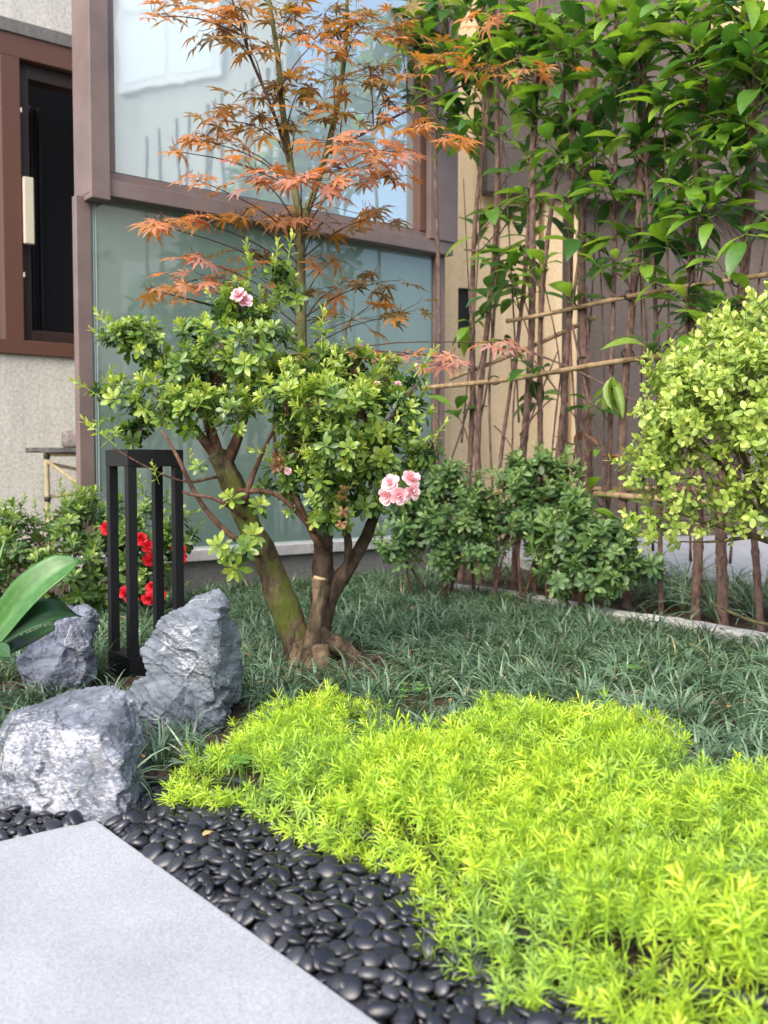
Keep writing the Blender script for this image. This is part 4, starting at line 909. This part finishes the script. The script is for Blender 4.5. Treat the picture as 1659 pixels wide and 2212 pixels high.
# thin crossing canes / vines among the stems
for i, (u0, v0, u1, v1) in enumerate(((1150, 760, 1390, 870), (1240, 700, 1330, 1000), (1160, 780, 1310, 980), (960, 1050, 1060, 760), (1075, 920, 1130, 980), (1300, 590, 1365, 640), (1120, 1000, 1220, 760), (1010, 540, 1090, 500), (1130, 940, 1210, 860), (1345, 5, 1600, 215), (1370, 330, 1590, 560))):
    a, b = fpt(u0, v0, .02), fpt(u1, v1, .045); mb = MB(); tube(mb, curve([a, (a + b) / 2 + np.array([0, 0, -.04 * (1 if i % 2 else -.3)]), b], 14), np.linspace(.0045, .0028, 14), 6)
    root = min(saps, key=lambda s_: min(np.linalg.norm(s_[1] - a, axis=1)))[0]; mb.build('side_branch', M['hstem'], root)
rv = random.Random(91)
for i in range(22):
    u0 = rv.uniform(960, 1600); v0 = rv.uniform(900, 1230); u1 = u0 + rv.uniform(-70, 90); v1 = rv.uniform(150, 620); a, b = fpt(u0, v0, rv.uniform(-.06, .05)), fpt(u1, v1, rv.uniform(-.06, .05)); mid_ = (a + b) / 2 + np.array([rv.uniform(-.04, .04), rv.uniform(-.03, .03), 0])
    mb = MB(); tube(mb, curve([a, mid_, b], 24), np.linspace(.0042, .0022, 24) * np.where(np.arange(24) % 5 == 0, 1.3, 1.), 6); root = min(saps, key=lambda s_: min(np.linalg.norm(s_[1] - a, axis=1)))[0]; mb.build('side_branch', M['hstem'], root)
for (u, v) in ((938, 845), (1072, 822), (1165, 800), (1262, 782), (1357, 765), (1500, 740), (1256, 655), (1362, 640), (1500, 622), (1590, 608), (1262, 1066), (1357, 1072), (1500, 1078), (1590, 1083)):
    c = fpt(u, v, .012); mb = MB(); a_ = np.linspace(0, 2 * math.pi, 13); f3 = np.array([*FN, 0]); tube(mb, [c + f3 * .034 * math.cos(t) + np.array([0, 0, .018 * math.sin(t)]) for t in a_], .003, 5, 0, False); mb.build('tie', M['twine'], tl)

# ------------------------------------------------------------------ maple
YM = 2.95; mp0 = P(696, 1262, YM); ma = thing('maple_tree', (mp0[0], YM, BED), 'young maple with orange bronze leaves in front of the glass screen', 'maple')
limb(ma, 'trunk', [(*P(696, 1262, YM), .021), pl(690, 1100, YM, .0195), pl(666, 900, YM, .018), pl(652, 745, YM, .0165), pl(650, 620, YM, .015), pl(648, 520, YM, .0145), pl(655, 470, YM, .014)], M['greenstem'], 12, 40, .08)
lead = {'a': [pl(652, 480, YM, .0125), pl(636, 410, YM, .0115), pl(622, 320, YM, .010), pl(612, 250, YM, .009), pl(604, 160, YM, .008), pl(592, 70, YM, .007), pl(575, -40, YM, .005), pl(560, -150, YM, .003)],
        'b': [pl(656, 475, YM, .0115), pl(680, 410, YM + .02, .0105), pl(702, 340, YM + .03, .0095), pl(722, 260, YM + .03, .0085), pl(738, 170, YM + .04, .0075), pl(748, 80, YM + .04, .0065), pl(750, -40, YM + .04, .005), pl(756, -150, YM + .04, .003)],
        'c': [pl(628, 360, YM, .006), pl(590, 240, YM - .05, .005), pl(540, 120, YM - .08, .004), pl(505, 10, YM - .1, .003), pl(480, -60, YM - .1, .002)],
        'd': [pl(712, 330, YM + .03, .005), pl(800, 280, YM, .004), pl(920, 220, YM - .05, .003), pl(1060, 160, YM - .05, .0018)]}
lp = []
for k_, pts in lead.items(): limb(ma, 'branch', pts, M['greenstem'] if k_ in 'ab' else M['mapletwig'], 9, 34, .06); lp.append(curve(pts, 60)[:, :3])
lp.append(np.array([P(652, v, YM) for v in range(480, 780, 10)])); LP = np.concatenate(lp)
def mleaf(seed, tone):
    r = random.Random(seed); V = [(0, 0, 0)]; F = []; lob = [(-125, .42), (-82, .74), (-40, .95), (0, 1.), (40, .95), (82, .74), (125, .42)]; droop = r.uniform(.0, .3)
    def pt(a, l, z): a = math.radians(a); return (math.sin(a) * l, math.cos(a) * l, z)
    def zz(l): return -droop * l * l * .8
    n = len(lob); prev = None; R_ = .5
    for i, (a, l) in enumerate(lob):
        a += r.uniform(-5, 5); l *= r.uniform(.9, 1.08); ha = 10.5 + 4 * (l < .6)
        b = len(V); s0 = .27 * min(l + .1, 1)
        V += [pt(a - 20, s0, zz(s0)), pt(a - ha, l * .55, zz(l * .55) + .05 * l), pt(a, l, zz(l) - .04), pt(a + ha, l * .55, zz(l * .55) + .05 * l), pt(a + 20, s0, zz(s0)), pt(a, l * .5, zz(l * .5))]
        F += [(0, b, b + 5), (b, b + 1, b + 5), (b + 1, b + 2, b + 5), (b + 2, b + 3, b + 5), (b + 3, b + 4, b + 5), (b + 4, 0, b + 5)]
    F = [f[::-1] for f in F]; V = np.array(V) * .062; mb = MB(); mb.add(V, F, np.clip(tone + np.linspace(-.05, .1, len(V)), 0, 1)); tube(mb, [(0, -.03, .012), (0, -.012, .003), (0, 0, 0)], [.0008] * 3, 3, .6, False)
    return tmpl(mb)
MT = {k: [mleaf(200 + i + int(k * 100), k) for i in range(4)] for k in (.15, .4, .6, .9)}
MM = {k: [tm_mesh('leaf', t, M['maple']) for t in ts] for k, ts in MT.items()}
#  clumps: centre column, row, spread in u and v, leaves, tones, distance
cl = [(330, 35, 45, 22, 7, (.4,), -.12), (400, 15, 60, 25, 9, (.4, .15), -.1), (470, 60, 55, 30, 14, (.15, .4), -.1), (540, 110, 45, 30, 9, (.15, .4), -.08), (520, 20, 50, 30, 12, (.15, .4), -.1), (610, 60, 60, 45, 18, (.15, .4), 0), (680, 90, 55, 30, 12, (.4, .6), -.1), (700, 30, 60, 35, 16, (.15, .4), .05), (780, 60, 60, 40, 18, (.15, .4), .02), (860, 60, 60, 35, 16, (.15, .4), .0), (650, 190, 60, 30, 12, (.15,), 0), (720, 170, 50, 30, 9, (.15, .4), .05), (800, 160, 60, 35, 14, (.15, .4), .0), (880, 150, 60, 30, 12, (.15, .4), -.05), (960, 120, 50, 30, 8, (.4, .15), -.05), (1060, 35, 45, 15, 6, (.4, .6), -.15), (1060, 150, 60, 20, 9, (.15, .4), -.1), (1150, 140, 50, 20, 8, (.15, .4), -.12), (560, 210, 50, 35, 12, (.15, .4), -.04), (560, 270, 60, 25, 12, (.15, .4), -.04), (640, 270, 55, 30, 12, (.15, .4), 0), (480, 260, 40, 20, 6, (.4, .15), -.1), (430, 300, 35, 15, 6, (.4,), -.14), (370, 325, 25, 10, 3, (.4,), -.16), (500, 310, 35, 20, 6, (.15, .4), -.1), (740, 250, 60, 25, 10, (.15, .4), 0), (830, 230, 60, 25, 10, (.15, .6), -.03), (900, 280, 50, 15, 9, (.6, .4), -.2), (970, 300, 45, 12, 8, (.6, .4), -.22), (720, 310, 90, 18, 18, (.4, .6, .9), -.2), (820, 330, 80, 18, 14, (.4, .9), -.18), (560, 380, 70, 25, 14, (.6, .9, .4), -.2), (650, 390, 80, 20, 16, (.6, .9), -.24), (760, 370, 80, 22, 16, (.9, .6, .4), -.22), (850, 380, 60, 25, 9, (.4, .6), -.12), (430, 390, 40, 15, 5, (.4, .6), -.18), (340, 485, 40, 10, 7, (.4, .6), -.2), (420, 475, 60, 14, 10, (.4, .6), -.15), (520, 470, 60, 14, 10, (.4, .15), -.1), (600, 470, 60, 18, 9, (.6, .15), -.05), (700, 480, 70, 22, 9, (.15, .4), .02), (800, 470, 70, 25, 9, (.15, .4), .0), (430, 560, 40, 12, 5, (.9, .6), -.2), (400, 610, 50, 14, 7, (.4, .6), -.2), (320, 625, 30, 12, 3, (.4,), -.22), (480, 610, 60, 20, 9, (.6, .15), -.12), (380, 640, 25, 12, 3, (.15,), -.18), (560, 600, 50, 25, 7, (.15, .6), -.05), (710, 570, 50, 18, 6, (.6, .15), .0), (730, 620, 50, 25, 8, (.15, .6), .05), (820, 610, 60, 25, 8, (.15,), .05), (760, 690, 70, 25, 10, (.15, .4), .05), (860, 680, 50, 20, 6, (.15,), .05), (720, 770, 50, 12, 6, (.9, .6), -.12), (800, 765, 50, 12, 7, (.9, .6), -.14), (890, 770, 60, 12, 8, (.9, .6), -.16), (980, 775, 50, 12, 6, (.9,), -.18), (1070, 740, 40, 15, 5, (.9,), -.2), (540, 540, 60, 15, 6, (.15,), 0.)]
r = random.Random(31); ml = []; tw = MB()
for (u, v, su, sv, n, tones, dy) in cl:
    y = YM + dy; c = P(u, v, y); i = int(np.argmin(np.linalg.norm(LP - (c + np.array([0, 0, -.12])), axis=1))); a = LP[i]
    n1 = 7; path = curve([a, a * .5 + c * .5 + np.array([0, 0, .02]), c], n1); tube(tw, path, np.linspace(.0026, .0012, n1), 5, 0, False)
    for k in range(int(n * 1.1 + .5)):
        p = P(u + r.gauss(0, su * .62), v + r.gauss(0, sv * .62), y + r.gauss(0, .05)); d = p - c; d[2] *= .4; yd = nrm(d + np.array([r.uniform(-.02, .02), r.uniform(-.05, .02), -.015]))
        nz = nrm(np.array([r.gauss(0, .3), -.4 + r.gauss(0, .4), 1.])); tone = r.choice(tones); ml.append((p, yd, nz, tone, r.uniform(.66, 1.15)))
        tube(tw, [c * .8 + p * .2 + np.array([0, 0, .004]), c * .3 + p * .7 + np.array([0, 0, .008]), p - yd * .024 + nz * .008], [.0011, .0009, .0007], 3, 0, False)
tag(tw.build('twigs', M['mapletwig'], ma), kind='stuff')
ml.sort(key=lambda q: q[0][1]); rest = MB()
for i, (p, yd, nz, tone, s_) in enumerate(ml):
    R = frames(yd[None], nz[None])[0]
    if i < 300: part('leaf', MM[tone][i % 4], ma, m4(R, p, s_, ma))
    else: scatter(rest, MT[tone][i % 4], R[None], p[None], np.array([s_]), np.array([r.uniform(-.1, .1)]))
tag(rest.build('foliage', M['maple'], ma), kind='stuff')

# ------------------------------------------------------------------ strap leaf plant on the left
YS = 2.0; sr = thing('strap_leaf_plant', (-.92, 2.02, BED), 'strap leaved plant with broad arching glossy leaves beside the small rock', 'plant')
def strap(ctrl, wid, tint, name='leaf', up=(0, -.4, 1.)):
    n = 22; c = curve([P(u, v, y) for u, v, y in ctrl], n); t = np.linspace(0, 1, n); wp = np.interp(t, [0, .3, .6, .85, .97, 1], [.55, .85, 1., .75, .25, .02]) * wid
    tg = nrm(np.gradient(c, axis=0)); V, T = [], []
    for i in range(n):
        s_ = nrm(np.cross(tg[i], np.array(up))); nz = np.cross(s_, tg[i]); nz = nz if nz[2] > 0 else -nz
        for k, x in enumerate(np.linspace(-1, 1, 13)):
            V.append(c[i] + s_ * x * wp[i] / 2 + nz * (abs(x) ** 1.3) * wp[i] * .16); T.append(tint + (.14 if k % 2 else 0) + (.22 if k == 6 else 0) + .04 * math.sin(i * .7 + k * 2.3))
    F = [(i * 13 + k, i * 13 + k + 1, (i + 1) * 13 + k + 1, (i + 1) * 13 + k) for i in range(n - 1) for k in range(12)]
    mb = MB(); mb.add(V, F, np.clip(T, 0, 1)); o = mb.build(name, M['strap'], sr); sm = o.modifiers.new('solid', 'SOLIDIFY'); sm.thickness = .0016; return o
strap([(-110, 1480, 2.05), (-50, 1420, 2.0), (0, 1360, 1.97), (60, 1285, 1.95), (120, 1235, 1.95), (172, 1208, 1.97)], .085, .45, up=(-.2, -.75, .5))
strap([(-110, 1490, 2.05), (-40, 1420, 1.98), (30, 1365, 1.95), (90, 1330, 1.95), (140, 1322, 1.98), (172, 1332, 2.02)], .078, .02, up=(.1, -.55, .9))
strap([(-110, 1480, 2.1), (-70, 1390, 2.1), (-30, 1290, 2.1), (0, 1215, 2.12), (12, 1165, 2.14)], .05, .55, up=(-1, -.6, .2))
strap([(-110, 1490, 2.0), (-20, 1430, 1.95), (50, 1390, 1.98), (90, 1370, 2.05), (118, 1350, 2.1)], .045, .0)
strap([(-110, 1480, 2.1), (-60, 1400, 2.15), (-10, 1345, 2.2), (40, 1310, 2.25), (75, 1300, 2.3)], .06, .35, up=(0, -.6, .8))
strap([(-110, 1490, 2.0), (-60, 1440, 1.85), (-20, 1410, 1.8), (20, 1420, 1.78)], .06, .1)

# ------------------------------------------------------------------ bamboo side table with a stone pot
tbo = P(101, 975, 4.6)[:2]; TE = nrm(np.array([.945, .326])); TN = np.array([TE[1], -TE[0]]); zt_ = P(101, 968, 4.6)[2]
tbl = thing('side_table', (*tbo, 0), 'rustic bamboo side table with dark slate top and crossed braces', 'table')
mb = MB(); r = random.Random(3); out = []
for k in range(28):
    a = 2 * math.pi * k / 28; ca, sa = math.cos(a), math.sin(a); x = .2 + .30 * np.sign(ca) * abs(ca) ** .5; y_ = -.13 + .17 * np.sign(sa) * abs(sa) ** .5; q = tbo + TE * (x + r.uniform(-.008, .008)) + TN * (y_ + r.uniform(-.008, .008)); out.append(q)
V = [(*q, zt_ - .018 + r.uniform(-.003, .003)) for q in out] + [(*q, zt_ + .002) for q in out]; V += [(*np.mean(out, 0), zt_ - .018), (*np.mean(out, 0), zt_ + .002)]
F = [(k, (k + 1) % 28, 28 + (k + 1) % 28, 28 + k) for k in range(28)] + [(57, 28 + k, 28 + (k + 1) % 28) for k in range(28)] + [(56, (k + 1) % 28, k) for k in range(28)]
mb.add(V, F); mb.build('top', M['slate'], tbl, False)
def tp(a, n_, z): q = tbo + TE * a + TN * n_; return np.array([q[0], q[1], z])
for a_ in (0., .40):
    for n_ in (0., -.26):
        mb = MB(); tube(mb, [tp(a_, n_, z) for z in np.linspace(-.03, zt_ - .019, 12)], [.0115 if i % 4 else .0135 for i in range(12)], 9); lg = mb.build('leg', M['palebamboo'], tbl)
        for z in (.40, zt_ - .05): mb = MB(); tube(mb, [tp(a_, n_, z), tp(a_, n_, z + .022)], .0155, 9); o = mb.build('binding', M['twine'], tbl)
for (a0, n0, z0, a1, n1, z1) in ((0, .012, zt_ - .06, .4, .012, .28), (0, .026, .30, .4, .026, zt_ - .06), (0, .0, zt_ - .03, .4, 0, zt_ - .03), (0, 0, .41, 0, -.26, .56), (0, -.01, zt_ - .06, 0, -.26, .42), (0, 0, .42, .4, -.2, .47), (0, -.02, zt_ - .07, .4, -.26, zt_ - .16)):
    mb = MB(); tube(mb, [tp(a0, n0, z0), tp(a1, n1, z1)], .0085, 8); mb.build('brace', M['palebamboo'], tbl)
pc = tp(.14, -.08, zt_ + .002); mb = MB(); prof = [(.0, .0), (.062, .0), (.072, .012), (.074, .05), (.070, .078), (.060, .082), (.056, .05), (.0, .045)]; V, F = [], []; k = 24
for i, (rr_, z) in enumerate(prof):
    for j in range(k): a = 2 * math.pi * j / k; q = rr_ * (1 + .05 * noise.noise(Vector((math.cos(a) * 2, math.sin(a) * 2, z * 30)))); V.append((pc[0] + q * math.cos(a), pc[1] + q * math.sin(a), pc[2] + z))
F = [(i * k + j, i * k + (j + 1) % k, (i + 1) * k + (j + 1) % k, (i + 1) * k + j) for i in range(len(prof) - 1) for j in range(k)]
mb.add(V, F); tag(mb.build('stone_pot', M['stonepot'], loc=tuple(pc)), 'small round rough stone pot on the slate table top', 'pot')

# ================================================================== GROUND COVER
# sedum mat
sed_q = [(365, 1690, .06), (385, 1748, .03), (450, 1775, .01), (530, 1785, .01), (590, 1815, .0), (680, 1875, .0), (770, 1925, .0), (880, 1965, .0), (930, 2010, .0), (950, 2080, .0), (985, 2160, .0), (1080, 2225, .0), (1280, 2290, .0), (1800, 2360, .0),
         (2300, 1900, .05), (1900, 1680, .09), (1640, 1640, .09), (1520, 1650, .09), (1462, 1600, .09), (1450, 1530, .10), (1300, 1512, .10), (1200, 1512, .10), (1090, 1490, .10), (1000, 1522, .10), (900, 1565, .10), (815, 1560, .09), (805, 1505, .09), (690, 1490, .09), (600, 1512, .09), (530, 1550, .09), (470, 1600, .09), (390, 1640, .08)]
sed = np.array([G(u, v, z)[:2] for u, v, z in sed_q]); rs = np.random.default_rng(5)
def sedsprig(seed):
    r = random.Random(seed); mb = MB(); az = r.random() * 6; hgt = .048; nL = 34
    for k in range(nL):
        t = (k / (nL - 1)); az += 2.4 + r.uniform(-.2, .2); l = .0235 * (1 - .45 * max(0, t - .7) / .3) * r.uniform(.8, 1.2); wd = .0019 * r.uniform(.8, 1.2); cu = r.uniform(-.25, .35); el = math.radians(-4 + 60 * t ** 2.4 + r.uniform(-16, 16))
        V = np.array([(-wd * .35, 0, 0), (wd * .35, 0, 0), (wd * .5, l * .4, -cu * l * .16 + .0004), (-wd * .5, l * .4, -cu * l * .16), (-wd * .34, l * .75, -cu * l * .56), (wd * .34, l * .75, -cu * l * .56 + .0003), (0, l, -cu * l)])
        mb.add(rot_leaf(V, az, el, .0008, hgt * t, r.uniform(-.5, .5)), [(0, 1, 2, 3), (3, 2, 5, 4), (4, 5, 6)], np.clip(.42 + .3 * t + r.uniform(-.14, .14), 0, 1))
    tube(mb, [(0, 0, -.03), (0, 0, hgt)], [.0011, .0008], 3, .35, False); return tmpl(mb)
SS = [sedsprig(300 + i) for i in range(8)]
cand = sed.min(0) + rs.random((90000, 2)) * (sed.max(0) - sed.min(0)); kx = np.abs(cand[:, 0]) < cand[:, 1] * .5 + .12; cand = cand[in_poly(cand, sed) & kx & (cand[:, 1] > .72)]
cell = {}; keep = []
for p in cand:                                   # Poisson thinning
    dmin = .0112; key = (int(p[0] / dmin), int(p[1] / dmin)); ok = True
    for i in (-1, 0, 1):
        for j in (-1, 0, 1):
            for q in cell.get((key[0] + i, key[1] + j), ()):
                if (q[0] - p[0]) ** 2 + (q[1] - p[1]) ** 2 < dmin * dmin: ok = False
    if ok: cell.setdefault(key, []).append(p); keep.append(p)
keep = np.array(keep); closed = np.vstack([sed, sed[:1]]); de = dist_path(keep, closed)
gap = np.array([noise.noise(Vector((x * 9, y * 9, 2.))) for x, y in keep]); sel = (gap < .34) | (rs.random(len(keep)) < .2); keep, de, gap = keep[sel], de[sel], gap[sel]
lum = np.array([noise.noise(Vector((x * 6, y * 6, 8.))) for x, y in keep]); lum2 = np.array([noise.noise(Vector((x * 20, y * 20, 4.))) for x, y in keep])
low = in_poly(keep, near_poly); zb = np.where(low, .016, BED) + np.clip(de / .10, 0, 1) * .028 + .016 * lum + .016 * lum2
grad = np.zeros((len(keep), 2)); eps = .01
for a_ in range(2):
    dv = np.zeros(2); dv[a_] = eps; grad[:, a_] = (dist_path(keep + dv, closed) - dist_path(keep - dv, closed)) / (2 * eps)
lean = np.clip(1 - de / .07, 0, 1)[:, None] * .75; ax = np.column_stack([-grad * lean, np.ones(len(keep))]) + rs.normal(size=(len(keep), 3)) * .45; ax[:, 2] = np.maximum(ax[:, 2], .25)
pos = np.column_stack([keep, zb]); RR = frames_z(ax, rs.uniform(0, 6.28, len(keep))); S = rs.uniform(.5, 1.0, len(keep)) + (rs.random(len(keep)) < .06) * .45; pk = rs.integers(0, 8, len(keep))
pale = np.array([noise.noise(Vector((x * 3.2 + 5, y * 3.2, 1.))) for x, y in keep]); dt = .2 * lum - .36 * np.clip(pale, 0, 1) + rs.normal(size=len(keep)) * .13 + .02
mb = MB()
for t in range(8):
    i_ = pk == t; scatter(mb, SS[t], RR[i_], pos[i_], S[i_], dt[i_])
# stray flowering stems that rise out of the mat at its back edge
tag(mb.build('sedum', M['sedum']), 'bright yellow green sedum mat spilling over the black pebbles', 'sedum', kind='stuff')
print('sedum sprigs', len(keep))

# mondo grass
def tuft(seed, n=24, L0=.10, wd=.004):
    r = random.Random(seed); mb = MB()
    for k in range(n):
        az_ = r.random() * 6.283; l = L0 * r.uniform(.65, 1.2); el = math.radians(r.uniform(40, 84)); bend = r.uniform(1.2, 2.5); ns = 5; V = []; p = np.array([0., r.uniform(0, .008), 0]); 
        for i in range(ns + 1):
            t = i / ns; hw = wd * (1 - t ** 2.2) * .5 * r.uniform(.95, 1.05) + .0002; V += [p + np.array([-hw, 0, .0]), p + np.array([hw, 0, .0006])]
            a = el - bend * t; p = p + np.array([0, math.cos(a), math.sin(a)]) * l / ns
        c, s = math.cos(az_), math.sin(az_); V = np.array(V) @ np.array([[c, -s, 0], [s, c, 0], [0, 0, 1]]).T
        dead = r.random() < .045; mb.add(V, [(2 * i, 2 * i + 1, 2 * i + 3, 2 * i + 2) for i in range(ns)], 1. if dead else np.clip(r.uniform(.05, .8) + np.linspace(0, .12, len(V)), 0, .88))
    return tmpl(mb)
GT = [tuft(400 + i) for i in range(8)]
kr = kp + nrm(kp - np.array([0, 0])) * -.1
back = [(-2.3, 3.1), (-2.3, 1.75)] 
gpoly = [(-1.6, 1.55)] + [tuple(p) for p in (G(u, v, BED)[:2] for u, v in ((60, 1690), (250, 1712), (330, 1725), (400, 1722), (400, 1690), (480, 1650), (560, 1600), (650, 1570), (780, 1570), (800, 1610), (900, 1640), (1000, 1600), (1100, 1570), (1280, 1590), (1430, 1610), (1450, 1670), (1520, 1725), (1640, 1725), (2000, 1830), (2400, 1950)))] + [(1.9, 1.5), (1.9, 2.0)] + [tuple(p) for p in kr[::-1]] + [tuple(GO + GE * 1.3 + GN * .05), tuple(GO + GE * .3 + GN * .08), tuple(GO + GE * -.4 + GN * .1), (-1.6, 3.6)]
gpoly = np.array(gpoly); rg = np.random.default_rng(9); cand = gpoly.min(0) + rg.random((34000, 2)) * (gpoly.max(0) - gpoly.min(0)); cand = cand[in_poly(cand, gpoly)]
cell, keep = {}, []
for p in cand:
    dmin = .036; key = (int(p[0] / dmin), int(p[1] / dmin)); ok = True
    for i in (-1, 0, 1):
        for j in (-1, 0, 1):
            for q in cell.get((key[0] + i, key[1] + j), ()):
                if (q[0] - p[0]) ** 2 + (q[1] - p[1]) ** 2 < dmin * dmin: ok = False
    if ok: cell.setdefault(key, []).append(p); keep.append(p)
keep = np.array(keep)
def clear(c, rx, ry): return (((keep - np.array(c)) / np.array([rx, ry])) ** 2).sum(1) > 1
ok = clear(AZ[:2] + np.array([.05, .02]), .17, .10) & clear(G(20, 1500, BED)[:2], .10, .12) & clear(G(345, 1690, BED)[:2], .08, .06) & clear(G(400, 1715, BED)[:2], .07, .05) & clear((lc[:2] + (lx + ly) * W_ / 2), .12, .12) & clear(P(275, 1560, 2.27)[:2], .17, .12)
for (u, v, y) in ((470, 1500, 2.05), (430, 1560, 1.98), (130, 1450, 2.3), (160, 1640, 1.75)): ok &= clear(P(u, v, y)[:2], .10 if y > 1.8 else .16, .08)
ok &= clear(P(420, 1620, 1.84)[:2], .13, .07) & clear(P(330, 1600, 1.86)[:2], .08, .08) & clear(P(480, 1590, 1.92)[:2], .08, .05)
bare = np.array([noise.noise(Vector((x * 5, y * 5, 12.))) for x, y in keep]); ok &= (bare < .38)
keep = np.vstack([keep[ok]] + [P(u, v, y)[:2] for u, v, y in ((345, 1625, 1.80), (362, 1640, 1.79), (412, 1600, 1.83), (100, 1490, 2.12))]); n = len(keep); pk = rg.integers(0, 8, n); ax = np.column_stack([rg.normal(size=(n, 2)) * .18, np.ones(n)]); RR = frames_z(ax, rg.uniform(0, 6.28, n)); S = rg.uniform(.75, 1.15, n); dt = rg.normal(size=n) * .1 
pos = np.column_stack([keep, np.full(n, BED - .004)]); mb = MB()
for t in range(8):
    i_ = pk == t; scatter(mb, GT[t], RR[i_], pos[i_], S[i_], dt[i_])
tag(mb.build('mondo_grass', M['mondo']), 'dark blue green mondo grass covering the planting bed', 'grass', kind='stuff'); print('tufts', n)
# long grass beyond the kerb
LT = [tuft(500 + i, 34, .34, .006) for i in range(3)]; mb = MB(); q = []
for k in range(150): q.append(FO + FD * rg.uniform(-.9, 2.4) - FN * rg.uniform(.06, .58))
q = np.array(q); n = len(q); ax = np.column_stack([rg.normal(size=(n, 2)) * .15, np.ones(n)]); RR = frames_z(ax, rg.uniform(0, 6.28, n)); pos = np.column_stack([q, np.full(n, .04)]); pk = rg.integers(0, 3, n)
for t in range(3): i_ = pk == t; scatter(mb, LT[t], RR[i_], pos[i_], rg.uniform(.4, .95, i_.sum()))
tag(mb.build('long_grass', M['mondo']), 'long dark grass tufts behind the hedge stems by the walkway', 'grass', kind='stuff')
# soil clods on the bare patches
mb = MB(); CV_, CF_ = ico(1)
for (u, v, sx, sy, n) in ((800, 1420, 60, 30, 60), (700, 1480, 60, 25, 50), (30, 1500, 50, 30, 70), (345, 1690, 30, 16, 40), (1560, 1610, 90, 20, 50), (560, 1500, 40, 20, 30)):
    for k in range(n):
        p = G(u + rg.normal() * sx, v + rg.normal() * sy, BED); 
        if in_poly(p[None, :2], near_poly)[0]: continue
        s_ = abs(rg.normal()) * .006 + .003; w_ = CV_ * np.array([1 + .35 * noise.noise(Vector(c_) * 2 + Vector((k, u, v))) for c_ in CV_])[:, None]; mb.add(w_ * s_ * np.array([1.2, 1, .8]) + p + np.array([0, 0, .003 + (.02 if u in (800, 700) else 0)]), {3: CF_, 4: []})
tag(mb.build('soil_clods', M['soil']), 'crumbly brown soil clods on bare patches of the bed', 'soil', kind='stuff')
# clover sprigs
mb = MB(); r = random.Random(12)
for (u, v, n) in ((860, 1330, 4), (1260, 1290, 9), (1090, 1285, 8), (1130, 1275, 6), (905, 1490, 3), (1370, 1440, 5), (880, 1490, 3), (520, 1640, 5), (800, 1230, 7), (760, 1240, 6)):
    for k in range(n):
        c = G(u + r.gauss(0, 10), v + r.gauss(0, 7), BED + .06)
        for a_ in range(3):
            V, F = leaf(.012, .012, ((0, .1), (.3, .6), (.65, 1.), (.9, .8)), .2, .1, 0, .96); V = rot_leaf(V, a_ * 2.094 + k, .15) + c; mb.add(V, F, r.random())
        tube(mb, [c + np.array([0, 0, -.06]), c], .0006, 3, .4, False)
tag(mb.build('clover', M['clover']), 'scattered bright green clover sprigs among the dark grass', 'clover', kind='stuff')
# fallen leaves
for (u, v, z, lab, sc_) in ((463, 1797, .035, 'pale yellow dry leaf fallen on the black pebbles', .35), (555, 1475, .09, 'small yellowish dry leaf lying beside the mossy trunk', .3)):
    V, F = leaf(.07, .035, fold=.5, curl=.5, wave=.06); mb = MB(); p = G(u, v, z); mb.add(rot_leaf(V * sc_, u * .1, .3) + p, F, .5); o = mb.build('fallen_leaf', M['dryleaf'] if 'dryleaf' in M else M.setdefault('dryleaf', leaf_mat('dry_leaf', [(0, (.4, .3, .12)), (1, (.5, .42, .2))], .6, .2)), loc=tuple(p)); tag(o, lab, 'leaf')

# dry leaf litter on the bed, pebbles and grass
mb = MB(); r = random.Random(44)
for k in range(130):
    u, v = r.choice([(690 + r.gauss(0, 70), 1450 + r.gauss(0, 30)), (r.uniform(520, 1640), r.uniform(1290, 1560)), (r.uniform(0, 330), r.uniform(1480, 1640))])
    c = G(u, v, BED + r.uniform(.015, .05)); V, F = leaf(r.uniform(.01, .026), r.uniform(.005, .011), fold=r.uniform(.2, .8), curl=r.uniform(-.3, .6), wave=.06); mb.add(rot_leaf(V, r.random() * 6.3, r.uniform(-.4, .4), 0, 0, r.uniform(-.5, .5)) + c, F, r.random())
tag(mb.build('leaf_litter', M['dry']), 'scattered dry brown leaf litter on soil and grass', 'leaf litter', kind='stuff')
